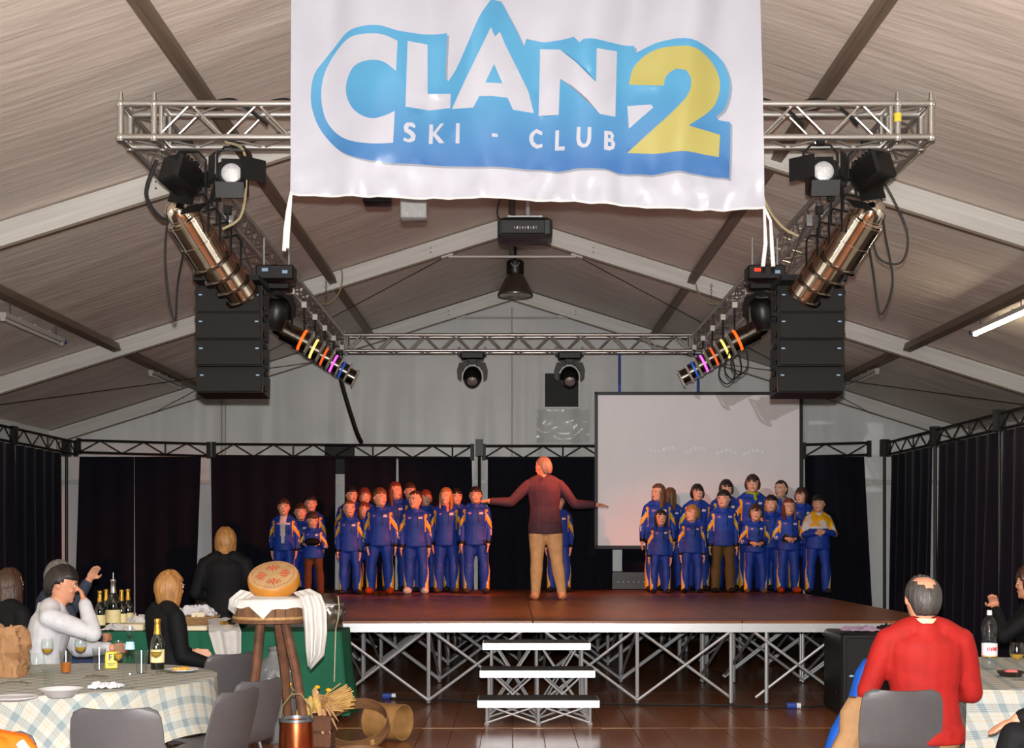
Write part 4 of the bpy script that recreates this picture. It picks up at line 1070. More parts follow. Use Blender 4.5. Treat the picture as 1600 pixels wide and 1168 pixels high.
# wicker basket with paper inside
t = thing('wicker_basket', onG(300, 11.6), 'flat wicker basket with white paper beside the blonde woman', 'basket')
WICK = mat('wicker', (150,115,75), .7, 0, .2, 30)
for k in range(7): 
    z = .01+.016*k; e = .16+.01*k
    MB().path([(e*1.1*math.cos(a), e*.75*math.sin(a), z) for a in [2*PI*i/28 for i in range(29)]], .008, 6).build('woven_ring', WICK, t)
for i in range(20):
    a = 2*PI*i/20; rod('stake', (.17*1.1*math.cos(a), .17*.75*math.sin(a), 0), (.225*1.1*math.cos(a), .225*.75*math.sin(a), .125), .005, WICK, t, n=6)
MB().bbox((.08,-.10,.13), (.12,.03,.05), .006).build('card', CREAM, t)
cloth_heap(onG(306, 11.66, .10), .34, .20, .12, PAPER, 'wrapping_paper', 'white crumpled paper in the wicker basket', 17)
# gauze tail over the table front
def tail(pts, w, m, label, seed=1., name='gauze_cloth', cat='cloth', hang=None):
    q = [Vector(p) for p in pts]
    def fn(u, v):
        f = v*(len(q)-1); i = min(int(f), len(q)-2); c = q[i].lerp(q[i+1], f-i)
        ww = w[i]+(w[i+1]-w[i])*(f-i)
        s = (u-.5)*ww
        return (c.x+s, c.y+.018*math.sin(u*13+seed+2*v)+.012*noise.noise(Vector((u*5, v*5, seed))), c.z+.02*noise.noise(Vector((u*4, v*3, seed+4))))
    o = MB().grid(fn, 24, 30).build(name, m); return tag(o, label, cat)
tail([onG(346, 11.5, .10), onG(350, 11.3, .06), P(352, 985, 11.17), P(357, 1020, 11.14), P(364, 1052, 11.12)], [.26,.26,.28,.22,.05], GAUZE, 'white gauze hanging over the front of the green table', 3)
# small tipped bottle and glossy bowl
t = thing('tipped_bottle', onG(378, 11.5, .045), 'dark bottle lying with its gold neck between the gauze and the stool', 'bottle', rotz=0)
b2 = MB().lathe([(0,0),(.04,.002),(.043,.01),(.043,.16),(.03,.20),(.015,.235),(.014,.30),(0,.305)], 20); b2.v = [tuple(RZ(-.4) @ RX(PI/2-.1) @ Vector(v)) for v in b2.v]; b2.build('glass_body', DKGLASS, t)
f2 = MB().lathe([(.021,.215),(.0165,.24),(.0165,.306),(0,.308)], 18); f2.v = [tuple(RZ(-.4) @ RX(PI/2-.1) @ Vector(v)) for v in f2.v]; f2.build('foil', GOLD, t)
# wrapped hamper at the end of the green table
def hamper(u, v):
    a = 2*PI*u; z = .32*v; r = (.115+.03*math.sin(PI*v*.9)-.075*max(0, v-.72)/.28)
    r *= 1+.16*noise.noise(Vector((math.cos(a)*2.4, math.sin(a)*2.4, v*5)))
    return (r*math.cos(a), r*.8*math.sin(a), z)
t = thing('wrapped_hamper', onG(513, 11.5), 'translucent wrapped bundle at the stage end of the green table', 'hamper')
MB().grid(hamper, 36, 18).build('wrapping', glassmat('hamper_foil', (205,205,200), .16, .30), t)
MB().lathe([(0,.005),(.08,.005),(.095,.12),(.07,.18),(0,.2)], 18).build('contents', mat('hamper_contents', (120,112,95), .7, 0, .3, 15), t)
MB().path([(.1,-.11,.30),(.115,-.14,.2),(.105,-.15,.1),(.11,-.33,.03),(.105,-.345,-.2),(.10,-.35,-.42)], .006, 5).build('ribbon', mat('raffia', (175,165,135), .7, 0, .1, 20), t)
# ------------------------------------------------------------------ wooden stool with cheese
SW = mat('stool_wood', (112,78,50), .7, 0, .3, 9, bump=.25, bscale=25)
SLOG = mat('stool_log', (98,62,40), .75, 0, .3, 14, bump=.4, bscale=40)
SXY = (XX(424, 9.1), 9.1)
t = thing('milking_stool', (SXY[0], SXY[1], 0), 'tall three-legged wooden stool with tub-like staved top', 'stool')
n = 22
stv = MB().bbox((.245,0,1.075), (.026, 2*PI*.25/n*.97, .135), .004).mesh('stave', SW)
for i in range(n): put('stave', stv, t, mw=RZ(2*PI*i/n).to_4x4())
MB().lathe([(0,1.03),(.238,1.03),(.238,1.06),(0,1.06)], 32).build('stool_top', SW, t)
MB().lathe([(.258,1.03),(.266,1.036),(.266,1.046),(.258,1.052)], 36).build('rope_hoop', mat('rope_hoop', (175,135,85), .7, 0, .2, 30), t)
MB().lathe([(.255,1.005),(.270,1.008),(.270,1.022),(.255,1.025)], 36).build('lower_hoop', SLOG, t)
for (x0, y0, x1, y1) in ((-.06,-.06,-.155,-.20),(.10,-.08,.335,-.22),(.02,.10,.10,.34)):
    MB().path([(x0,y0,1.04),(x0+(x1-x0)*.35+.008,y0+(y1-y0)*.35,.69),(x0+(x1-x0)*.7-.006,y0+(y1-y0)*.7,.32),(x1,y1,0)], [.033,.034,.031,.034], 9).build('leg', SLOG, t)
GZ2 = mat('cheese_cloth', (208,206,202), .85, 0, .04, 20)
# cloth over the stool top
def scloth(u, v):
    a = 2*PI*u; r = .31*v
    z = 1.160+.06*(1-v)*(1+.3*noise.noise(Vector((math.cos(a)*1.5, math.sin(a)*1.5, v*2))))
    front = max(0, math.cos(a+PI/2-.35))**6
    if v > .82:
        f = (v-.82)/.18; z = z-f*(.045+.03*noise.noise(Vector((math.cos(a)*3, math.sin(a)*3, 1)))); r = .254+.022*f+.014*math.sin(a*7)*f
    return (SXY[0]+r*math.cos(a), SXY[1]+r*math.sin(a), z)
cl = MB().grid(scloth, 72, 24).build('cheese_cloth', GZ2); tag(cl, 'white cheese cloth over the stool top with a pointed fold', 'cloth')
tip = [P(381, 940, 8.82), P(437, 939, 8.82), P(411, 967, 8.815)]
MB().grid(lambda u, v: tuple(tip[0].lerp(tip[1], u).lerp(tip[2], v)+Vector((0,-.008*math.sin(PI*u)*(1-v),0))), 10, 8).build('pointed_fold', GZ2, cl)
def wing(pts, w, seed):
    q = [Vector(p) for p in pts]
    def fn(u, v):
        f = v*(len(q)-1); i = min(int(f), len(q)-2); c = q[i].lerp(q[i+1], f-i); ww = w[i]+(w[i+1]-w[i])*(f-i)
        return (c.x+(u-.5)*ww, c.y+.03*math.sin(u*16+seed+v)*(.4+v)+.01*noise.noise(Vector((u*6, v*6, seed))), c.z+.03*(u-.5)*math.sin(seed+v*3))
    return MB().grid(fn, 24, 36)
wing([P(470, 922, 9.05), P(484, 930, 8.98), P(491, 950, 8.93), P(493, 985, 8.92), P(492, 1020, 8.92), P(484, 1042, 8.92)], [.12,.16,.17,.16,.13,.02], 2).build('long_tail', GZ2, cl)
wing([P(390, 924, 9.02), P(374, 936, 8.94), P(364, 948, 8.92), P(368, 956, 8.92)], [.12,.13,.06,.01], 5).build('side_corner', GZ2, cl)
# the wheel of cheese
RIND = mat('cheese_rind', (182,118,34), .5, 0, .1, 10); FACE = mat('cheese_face', (172,142,98), .55, 0, .12, 14)
tl = RZ(.06) @ RY(-.06) @ RX(.60)
cc = P(428, 906, 9.08)
t = thing('cheese', cc, 'round cheese wheel with red stamped pattern on the stool', 'cheese')
m = MB().lathe([(0,-.05),(.165,-.05),(.178,-.03),(.18,0),(.178,.03),(.168,.044)], 48); m.v = [tuple(tl @ Vector(v)) for v in m.v]; m.build('rind', RIND, t)
m = MB().lathe([(.168,.044),(.160,.048),(0,.049)], 48); m.v = [tuple(tl @ Vector(v)) for v in m.v]; m.build('top_face', FACE, t)
RED = mat('red_stamp', (188,72,44), .6, 0, .15, 30)
st = MB()
for k in range(40):
    a = 2*PI*k/40; q = RZ(a); st.box(q @ Vector((.145, 0, .0495)), (.016, .005, .0012), q)
for k in range(4):
    q = RZ(k*PI/2+.10)
    for i in range(-3, 4):
        L = .085-.019*abs(i); st.box(q @ Vector((.080, i*.0145, .0495)), (L, .0065, .0012), q @ RZ(.25*(i % 2)))
    for i in range(-2, 3): st.box(q @ Vector((.082+.012*(abs(i)-1), i*.014, .0497)), (.006, .012, .0012), q)
st.v = [tuple(tl @ Vector(v)) for v in st.v]; stuff(st.build('red_stamp', RED, t))
# ------------------------------------------------------------------ copper can, crate, sheaf, hoops, demijohn
COPPER = mat('copper', (205,112,70), .28, 1., .15, 10)
t = thing('copper_can', (XX(462, 8.6), 8.62, 0), 'tall copper can with grey rim beside the plastic chair', 'can')
MB().lathe([(0,.004),(.115,.0),(.122,.01),(.108,.36),(.107,.385),(.103,.385),(.103,.36),(.112,.02),(0,.015)], 32).build('can_body', COPPER, t)
MB().lathe([(.106,.382),(.114,.386),(.114,.404),(.104,.406),(.102,.386)], 32).build('rim', mat('tin_rim', (120,125,128), .4, .7, .15, 20), t)
MB().path([(-.108,0,.39),(-.09,0,.48),(-.03,0,.56),(.03,0,.56),(.09,0,.48),(.108,0,.39)], .006, 6).build('bail_handle', mat('old_brass', (140,125,85), .5, .5, .2, 20), t)
t = thing('wooden_crate', (-1.40, 9.36, 0), 'dark wooden crate under the dried sheaf', 'crate')
for z in (.05, .16, .27):
    for s in (-1, 1): slab('slat', (0, s*.112, z), (.24,.016,.09), SLOG, t); slab('slat', (s*.112, 0, z), (.016,.208,.09), SLOG, t)
slab('lid', (0,0,.325), (.26,.26,.016), SLOG, t)
for sx in (-1, 1):
    for sy in (-1, 1): slab('corner_post', (sx*.092, sy*.092, .16), (.025,.025,.31), SLOG, t)
STRAW = mat('straw', (190,150,85), .7, 0, .2, 30); HUSK = mat('corn_husk', (196,150,105), .7, 0, .15, 20)
t = thing('dried_sheaf', (-1.41, 9.42, .335), 'dried sheaf of straw and corn husks leaning by the stool', 'sheaf')
m = MB(); rn = random.Random(5)
for k in range(110):
    a = rn.gauss(0,.12); b_ = rn.gauss(.30,.13); r0 = rn.uniform(0,.04); th = rn.uniform(0, 6.28)
    s = Vector((-.02+r0*math.cos(th), -.1+r0*math.sin(th)*.6, .04+r0*math.sin(th))); L = rn.uniform(.24,.31)
    m.cyl(s, s+Vector((L*math.cos(a)*math.cos(b_), L*math.sin(a), L*math.sin(b_))), .0035, .005, 5)
stuff(m.build('straw_stalks', STRAW, t))
for k in range(9):
    a = -1.2+.35*k; L = rn.uniform(.16,.24)
    pts = [Vector((.02,-.12,.05)), Vector((.02+L*.5*math.cos(a), -.15, .06+L*.35*math.sin(a)+.03)), Vector((.02+L*math.cos(a), -.17, .02+L*math.sin(a)-.04))]
    MB().path([pts[0], pts[0].lerp(pts[1],.6), pts[1], pts[1].lerp(pts[2],.6), pts[2]], [.008,.02,.024,.016,.003], 6, ell=(1,.25)).build('husk_leaf', HUSK, t)
for k in range(3):
    MB().ball((-.08+.055*k, -.14, .05+.012*k), (.028,.026,.075), 12, 10, RY(.5-.4*k)).build('corn_ear', mat('dry_corn', (200,165,90), .6, 0, .2, 60, bump=.5, bscale=120), t)
for dx, dz in ((.02,.19),(.10,.17),(-.18,.21)):
    MB().ball((dx,-.08,dz), (.022,.022,.014), 10, 6).build('yellow_flower', mat('yellow_flower', (225,180,30), .6, 0, .15, 40), t); rod('flower_stem', (dx*.4,-.06,.06), (dx,-.08,dz), .003, STRAW, t, n=5)
HOOPW = mat('hoop_wood', (122,86,56), .6, 0, .22, 10, stretch=(1,1,6))
def hoop(c, r, w, tilt, yaw, label, m=HOOPW, th=.008):
    t = thing('wooden_hoop', c, label, 'hoop')
    q = RZ(yaw) @ RX(tilt)
    mb = MB().lathe([(r,-w/2),(r,w/2),(r-th,w/2),(r-th,-w/2),(r,-w/2)], 56); mb.v = [tuple(q @ Vector(v)) for v in mb.v]; mb.build('band', m, t, angle=50)
    mb = MB().lathe([(r+.006,-w/2),(r+.006,-w/2+.03),(r,-w/2+.03)], 56); mb.v = [tuple(q @ Vector(v)) for v in mb.v]; mb.build('outer_rim', m, t, angle=50)
    for k in range(4):
        d = MB().box((r+.004, 0, -.02+.013*k), (.006,.03,.006)); d.v = [tuple(q @ RZ(-.9) @ Vector(v)) for v in d.v]; d.build('lacing_stitch', STRAW, t)
    return t
hoop((XX(558, 9.76), 9.76, .20), .235, .10, .62, -.1, 'large bent-wood sieve hoop leaning on the floor', th=.007)
hoop((XX(563, 9.15), 9.12, .060), .19, .09, .08, .3, 'low bent-wood hoop lying in front of the large hoop')
hoop((XX(606, 10.3), 10.3, .15), .14, .30, PI/2, 1.05, 'deep tan wooden hoop behind the two sieve hoops', mat('tan_wood', (150,110,62), .6, 0, .2, 10))
t = thing('demijohn', (XX(430, 10.3), 10.3, 0), 'grey glass demijohn behind the stool legs', 'bottle')
MB().lathe([(0,.0),(.16,.0),(.18,.03),(.18,.42),(.165,.52),(.12,.61),(.06,.66),(.045,.70),(.055,.72),(.055,.735),(.04,.735),(.04,.70)], 32).build('glass_body', mat('grey_glass', (112,114,116), .12, .1, .15, 8, spec=.8), t)
# ------------------------------------------------------------------ floor loudspeaker in front of the stage
t = thing('floor_loudspeaker', (3.36, 12.02, 0), 'large black loudspeaker cabinet on the floor before the stage', 'loudspeaker')
MB().bbox((0,0,.37), (.84,.66,.74), .02).build('cabinet', BLACKP, t)
MB().bbox((-.10,-.333,.37), (.56,.012,.66), .006).build('grille', GRILLE, t); MB().bbox((.31,-.333,.37), (.18,.012,.66), .006).build('side_grille', GRILLE, t)
for k in (-.05, .0): MB().ball((-.30+k+.02, -.342, .36), (.022,.004,.010), 14, 6).build('badge', BADGE, t)
for z in (.2, .52): MB().bbox((-.422, -.1, z), (.012,.12,.05), .005).build('handle', BLACKM, t)
LIL = mat('lilac_cloth', (165,140,165), .8, 0, .1, 10)
crumple((3.18, 11.95, .742), .34, .22, .05, LIL, 'folded_cloth', 'lilac cloth lying on the floor loudspeaker', 'cloth', 8)
crumple((3.42, 11.95, .742), .16, .16, .07, RUBBER, 'black_cap', 'black bundle lying beside the lilac cloth on the loudspeaker', 'clothing', 9)
cable([(-1.2,12.9,.015),(-.2,12.6,.015),(.9,12.45,.015),(1.9,12.35,.015),(2.5,12.2,.015),(2.95,12.28,.015)], .010, 'black cable running along the floor before the stage')
for p, l in (((2.62, 12.2, .03), 'blue and white plug on the floor by the loudspeaker'), ((-1.22, 12.95, .03), 'blue plug on the floor by the green table')):
    t = thing('power_plug', p, l, 'plug'); rod('body', (-.06,0,0), (.03,0,0), .03, BLUEP, t); rod('collar', (.03,0,0), (.07,0,0), .026, WHITE, t)
# monitor rack behind the conductor
t = thing('equipment_rack', (XX(985, 20.35), 20.33, .80), 'small black equipment rack with a row of lights below the screen', 'rack')
MB().bbox((0,0,.14), (.6,.2,.28), .01).build('case', BLACKP, t)
for k in range(6): rod('indicator', (-.2+.08*k, -.101, .12), (-.2+.08*k, -.104, .12), .009, BADGE, t)
# ------------------------------------------------------------------ people
PENDING = []
SKIN = {}
def skinmat(k):
    c = {'light': (214,160,132), 'mid': (196,138,108), 'tan': (176,116,86)}[k]
    if k not in SKIN: SKIN[k] = mat('skin_'+k, c, .5, 0, .06, 20, spec=.35)
    return SKIN[k]
def hairmat(k):
    c = {'dark': (30,22,18), 'brown': (62,38,24), 'lightbrown': (100,66,36), 'blonde': (158,110,58), 'red': (110,48,26), 'grey': (110,104,98), 'greydark': (62,58,56)}[k]
    return mat('hair_'+k, c, .45, 0, .35, 18, spec=.5, stretch=(3,3,.4), bump=.3, bscale=60)
SUIT = mat('suit_cloth', (30,60,150), .55, 0, .12, 12, attr='Col', spec=.3)
def clothmat(name, rgb, rough=.75): return mat('cloth_'+name, rgb, rough, 0, .12, 12, spec=.2, bump=.08, bscale=90)
def remesh(mb, name, m, parent, vox, smooth=3, post=None):
    o = mb.build(name, m, parent, smooth=True)
    r = o.modifiers.new('r', 'REMESH'); r.mode = 'VOXEL'; r.voxel_size = vox; r.use_smooth_shade = True
    if smooth:
        s = o.modifiers.new('s', 'SMOOTH'); s.iterations = smooth; s.factor = .5
    PENDING.append((o, post)); return o
def seg(mb, a, b, r1, r2, n=12, flat=1.):
    a, b = Vector(a), Vector(b); q = (b-a).to_track_quat('Z', 'Y')
    rings = []
    for t in (0, .25, .5, .75, 1):
        bul = 1+.10*math.sin(PI*min(1, t*1.6)) if t < .63 else 1
        r = (r1+(r2-r1)*t)*bul; c = a.lerp(b, t)
        rings.append([c+q @ Vector((r*math.cos(2*PI*i/n), r*flat*math.sin(2*PI*i/n), 0)) for i in range(n)])
    mb.loft(rings); mb.ball(a, r1, n, 8); mb.ball(b, r2, n, 8)
def head_mesh(mb, R, c, h):
    """head of height h centred at c, facing -Y before rotation R; one closed loft plus nose, ears, chin"""
    prof = [(-.50,.14,-.24,.02),(-.46,.21,-.33,.10),(-.38,.27,-.38,.20),(-.28,.31,-.39,.30),(-.15,.345,-.385,.38),(0,.365,-.385,.43),(.12,.375,-.39,.45),(.25,.36,-.375,.44),(.36,.315,-.325,.38),(.44,.23,-.23,.28),(.49,.11,-.10,.14)]
    rings = []; n = 18
    for z, rx, yf, yb in prof:
        ring = []
        for i in range(n):
            a = 2*PI*i/n; cx, sy = math.cos(a), math.sin(a)
            y = sy*(yb if sy > 0 else -yf)
            ring.append(c+R @ (Vector((rx*cx, y, z))*h))
        rings.append(ring)
    mb.loft(rings)
    T = lambda x, y, z: c+R @ (Vector((x, y, z))*h)
    mb.loft([[T(-.035,-.37,.06),T(.035,-.37,.06),T(.03,-.33,.06),T(-.03,-.33,.06)],[T(-.05,-.455,-.085),T(.05,-.455,-.085),T(.06,-.34,-.09),T(-.06,-.34,-.09)],[T(-.03,-.40,-.13),T(.03,-.40,-.13),T(.04,-.33,-.13),T(-.04,-.33,-.13)]])
    for s in (-1, 1):
        mb.ball(T(s*.385, .06, -.02), (.035*h, .075*h, .12*h), 10, 8, R @ RZ(s*.3))
        mb.ball(T(s*.15, -.345, .075), (.11*h, .045*h, .03*h), 10, 6, R)
        mb.ball(T(s*.17, -.29, -.12), (.10*h, .09*h, .09*h), 10, 6, R)
    mb.ball(T(0, -.375, -.25), (.095*h, .03*h, .03*h), 10, 6, R)
    mb.ball(T(0, -.335, -.42), (.09*h, .06*h, .06*h), 10, 6, R)
def face_parts(parent, R, c, h, hair):
    T = lambda x, y, z: c+R @ (Vector((x, y, z))*h)
    EW = mat('eye_white', (215,208,200), .3, 0, .02, 20); EI = mat('eye_iris', (40,28,20), .25, 0, .1, 20); LIP = mat('lips', (150,72,64), .5, 0, .05, 20)
    for s in (-1, 1):
        e = MB().ball(T(s*.15, -.365, .02), (.062*h, .035*h, .032*h), 10, 6, R).build('eye', EW, parent)
        MB().ball(T(s*.15, -.39, .02), (.027*h, .016*h, .028*h), 8, 6, R).build('iris', EI, e)
        MB().ball(T(s*.16, -.385, .105), (.085*h, .022*h, .016*h), 8, 6, R @ RY(s*.12)).build('eyebrow', hairmat(hair), parent)
    MB().ball(T(0, -.392, -.25), (.105*h, .026*h, .028*h), 10, 6, R).build('mouth', LIP, parent)
def hair_mesh(R, c, h, style, seed):
    mb = MB(); n = 72
    L = {'short': .0, 'crop': .0, 'bob': .52, 'long': .95, 'shaggy': .22, 'bald': 0}[style]
    rows = []
    ts = [k/12 for k in range(1, 13)]
    front = {'short': .17, 'crop': .26, 'bob': .18, 'long': .22, 'shaggy': .10, 'bald': .30}[style]
    nape = {'short': -.38, 'crop': -.36, 'bob': -.4, 'long': -.4, 'shaggy': -.42, 'bald': -.38}[style]
    ear = {'short': .0, 'crop': .08, 'bob': -.4, 'long': -.4, 'shaggy': -.16, 'bald': -.02}[style]
    for t in ts:
        row = []
        for i in range(n):
            a = 2*PI*i/n; d = math.sin(a)            # d=-1 front, +1 back
            phi = t*2.35
            z = .50*math.cos(min(phi, PI)); rr = math.sin(min(phi, PI))
            x = .375*rr*math.cos(a); y = (.45 if d > 0 else .40)*rr*d+.01
            k = 1.15+.05*noise.noise(Vector((math.cos(a)*3, d*3, t*3+seed)))+.022*noise.noise(Vector((math.cos(a)*11, d*11, t*2+seed)))+.016*noise.noise(Vector((math.cos(a)*24, d*24, t*1.2+seed)))
            if style in ('crop', 'bald'): k -= .055
            if style == 'long' or style == 'bob': k += .03
            if d < -.35: lim = front+.05*noise.noise(Vector((math.cos(a)*4, seed, 0)))
            elif d < .25: lim = front+(ear-front)*min(1, (d+.35)/.30)
            else: lim = ear+(nape-ear)*min(1, (d-.25)/.4)
            if style == 'bald' and (.40*d*rr+.92*math.cos(min(phi, PI))) > .84+.05*noise.noise(Vector((math.cos(a)*2, d*2, seed))): k = .93
            if z < lim: k = .80
            row.append(c+R @ (Vector((x*k, y*k, z*k+.01))*h))
        rows.append(row)
    mb.loft([[c+R @ (Vector((0,0,.555 if style != 'bald' else .42))*h)+Vector((.001*math.cos(2*PI*i/n), .001*math.sin(2*PI*i/n), 0)) for i in range(n)]]+rows)
    if L:
        # falling hair: thick U-shaped curtain round sides and back
        rings = []; m_ = 84
        for k in range(9):
            t = k/8; z = .12-(L+.22)*t; ring_o, ring_i = [], []
            for i in range(m_+1):
                a = -.62+(PI+1.24)*i/m_
                w = 1+.05*noise.noise(Vector((a*5, t*1.5, seed)))+.03*noise.noise(Vector((a*14, t*1, seed)))+.045*noise.noise(Vector((a*17, t*.5, seed+3)))
                fl = (1+.10*math.sin(PI*t) - (.22*t if style == 'bob' else .10*t))
                ox, oy = .43*math.cos(a)*w*fl, (.50*math.sin(a) if math.sin(a) > 0 else .36*math.sin(a))*w*fl
                zz = z-(.05*noise.noise(Vector((a*7, 2, seed))) if k == 8 else 0)
                ring_o.append(c+R @ (Vector((ox, oy, zz))*h)); ring_i.append(c+R @ (Vector((ox*.78, oy*.78, zz))*h))
            rings.append(ring_o+ring_i[::-1])
        mb.loft(rings)
    return mb
def hand(mb, wrist, d, pn, side, s, curl=.5):
    """hand at the wrist pointing along d, palm normal pn, side=+1 thumb towards d x pn"""
    d = Vector(d).normalized(); pn = Vector(pn); pn = (pn-d*pn.dot(d)).normalized(); lat = d.cross(pn)*side
    q = Matrix((lat, pn, d)).transposed()
    pc = wrist+d*.045*s
    mb.ball(pc, (.040*s, .017*s, .052*s), 12, 8, q); mb.ball(wrist, (.026*s, .021*s, .03*s), 10, 6, q)
    for k, (off, L) in enumerate(((.029,.070),(.010,.080),(-.010,.074),(-.028,.058))):
        p = wrist+d*.085*s+lat*off*s; cur = curl*(.9+.08*k)
        pts = [p-d*.03*s]
        dd = d.copy()
        for j in range(3):
            ax = lat; ang = cur*(.55+.35*j)
            dj = (d*math.cos(ang)+pn*math.sin(ang))
            pts.append(pts[-1]+dj*L*s*(.52,.36,.30)[j] + (d*.012*s if j == 0 else Vector()))
        mb.path(pts, [.0105*s,.0105*s,.0095*s,.008*s], 8)
    tp = wrist+d*.03*s+lat*.030*s
    mb.path([tp-lat*.012*s, tp+(lat*.026+d*.022+pn*.010)*s, tp+(lat*.034+d*.048+pn*.020)*s, tp+(lat*.032+d*.066+pn*.028)*s], [.014*s,.0125*s,.011*s,.0085*s], 8)
def V(*a): return Vector(a)
POSES = {
 # upper-arm and forearm directions for right (-x) and left (+x) arm, person faces -Y
 'down':    dict(ra=(V(-.18,.02,-1), V(-.03,-.12,-1)), la=(V(.18,.02,-1), V(.03,-.12,-1))),
 'clasp':   dict(ra=(V(-.30,.05,-1), V(.62,-.75,-.12)), la=(V(.30,.05,-1), V(-.62,-.75,-.12))),
 'hold':    dict(ra=(V(-.28,.0,-1), V(.45,-.80,.25)), la=(V(.28,.0,-1), V(-.45,-.80,.22))),
 'cross':   dict(ra=(V(-.30,-.1,-.9), V(.85,-.55,.10)), la=(V(.30,-.1,-.9), V(-.85,-.50,.18))),
}
def person(label, loc, face, H, pose='down', look=0., nod=0., hair='brown', style='short', skin='light', outfit=None, kid=True, seated=None,
           arms=None, legs=None, vox=None, lean=V(0,0,0), curl=.35, group=None, palms=None, faceparts=True, seed=1., headroll=0., cat='person', zseat=.45):
    """Everything in metres in the person's own frame: x to their left, facing -Y, feet at z=0."""
    O = dict(top='suit', bottom='suit', shoes=(45,42,40), collar=None); O.update(outfit or {})
    hh = H*(.180 if H < 1.3 else .166 if H < 1.5 else .150 if kid else .137)
    body = MB(); vox = vox or (.0105 if kid else .0085)
    t = None
    z_sh = H-hh*1.18; 
    hipz = H*.50 if kid else H*.515
    shw = H*.100 if kid else H*.110; hw = H*.052
    drop = 0.
    if seated: drop = hipz-(zseat+.085*H/1.7)
    lean = Vector(lean)
    pel = V(0, 0, hipz-drop); chest = pel+(V(0,0,z_sh-hipz)+lean*(z_sh-hipz)); neck = chest+V(0,-.005,hh*.12)+lean*.03
    hc = chest+V(0, -.028*H, hh*.67)+lean*.12
    sp = (chest-pel).normalized()
    R = RZ(look) @ RX(nod) @ RY(headroll)
    # joints
    sho = {-1: chest+V(-shw,0,-(.040 if kid else .033)*H), 1: chest+V(shw,0,-(.040 if kid else .033)*H)}
    hip = {-1: pel+V(-hw,0,0), 1: pel+V(hw,0,0)}
    A = dict(POSES.get(pose, POSES['down'])); 
    if arms: A.update(arms)
    ua, fa = H*.172, H*.150
    el, wr = {}, {}
    for s, k in ((-1,'ra'), (1,'la')):
        if A[k][0] == 'ik':                       # wrist goes to a point given from the head centre, elbow towards the hint
            tg, hint = hc+A[k][1], A[k][2]; D = tg-sho[s]; dl = min(D.length, (ua+fa)*.985); D = D.normalized()
            ca_ = (ua*ua+dl*dl-fa*fa)/(2*ua*dl); hp = (hint-D*hint.dot(D)).normalized()
            e_ = D*ca_*ua+hp*math.sqrt(max(0, 1-ca_*ca_))*ua; A[k] = (e_, D*dl-e_)
        u, f = A[k]; el[s] = sho[s]+u.normalized()*ua; wr[s] = el[s]+f.normalized()*fa
    rv = random.Random(int(seed*100))
    if kid:
        for kk in ('ra', 'la'):
            u_, f_ = A[kk]; A[kk] = (u_+V(rv.uniform(-.07,.07), rv.uniform(-.12,.12), 0), f_+V(rv.uniform(-.06,.06), rv.uniform(-.18,.04), 0))
        for s, kk in ((-1,'ra'), (1,'la')): el[s] = sho[s]+A[kk][0].normalized()*ua; wr[s] = el[s]+A[kk][1].normalized()*fa
        w_ = rv.uniform(.03, .13); 
        if not legs: legs = dict(rl=(V(-w_,-.03,-1), V(-.03,.05,-1)), ll=(V(rv.uniform(.03,.13),-.03,-1), V(.03,.05,-1)))
    LG = legs or {}
    th, sh = hipz*.49, hipz*.43
    kn, an = {}, {}
    for s, k in ((-1,'rl'), (1,'ll')):
        if seated: u, f = LG.get(k, (V(s*.12,-1,-.02), V(s*.02,.05,-1)))
        else: u, f = LG.get(k, (V(s*.055,-.02,-1), V(s*.03,.03,-1)))
        kn[s] = hip[s]+u.normalized()*th; an[s] = kn[s]+f.normalized()*sh
    if seated:
        for s in (-1, 1): an[s].z = max(an[s].z, .075)
    k = H/1.7; ks = (1.13 if kid else 1.06)
    def torso(mb, inf, z0=0., z1=1.):
        rings = []; n = 18
        W = [(-.06,.60,.85),(0,.98,1.0),(.10,1.02,1.02),(.25,.94,.92),(.42,.90,.88),(.6,1.0,.98),(.78,1.08,1.04),(.88,1.04,.95),(.95,.80,.75),(1.02,.45,.5)]
        q = sp.to_track_quat('Z', 'Y')
        for t_, a, b in W:
            if t_ < z0 or t_ > z1: continue
            c = pel+(chest-pel)*t_+V(0, -.010*H*math.sin(PI*max(0,t_)), 0)
            rx, ry = .098*H*a*ks+inf, .066*H*b*ks+inf
            rings.append([c+V(rx*math.cos(2*PI*i/n), ry*math.sin(2*PI*i/n), 0) for i in range(n)])
        mb.loft(rings)
    hs = .95*k**.6*(1.0 if kid else 1.0)
    def arm(mb, s, inf, upto=1.):
        r = .030*H+inf; seg(mb, chest+V(s*.035*H,.005*H,.004*H), sho[s], .034*H+inf*.6, r*1.0); seg(mb, sho[s], el[s], r*1.04, r*.92); seg(mb, el[s], el[s].lerp(wr[s], upto), r*.90, r*.66+inf*.3)
    def leg(mb, s, inf, upto=1.):
        r = .047*H+inf; seg(mb, hip[s], kn[s], r*1.12, r*.80); seg(mb, kn[s], kn[s].lerp(an[s], upto), r*.80, r*.52+inf*.5)
    # ---- body
    torso(body, 0); body.cyl(chest-V(0,0,.03*H), hc-V(0,0,hh*.2), .036*H, .034*H, 12)
    head_mesh(body, R, hc, hh)
    for s in (-1, 1):
        arm(body, s, 0); leg(body, s, 0)
        d = (wr[s]-el[s]).normalized()
        pn = (palms or {}).get(s, V(-s, .15, 0)); 
        hand(body, wr[s]+d*.01, d, pn, 1 if s*1 > 0 else -1, hs*(1.0 if not kid else .92), curl)
        body.ball(an[s]+V(0,-.04*H/1.7,-.03), (.03*k,.06*k,.03*k), 10, 6)
    b = remesh(body, 'person', skinmat(skin), None, vox, 2)
    b.location = loc; b.rotation_euler = (0, 0, face); tag(b, label, cat, group)
    # ---- clothes
    J = MB(); torso(J, .016*k); 
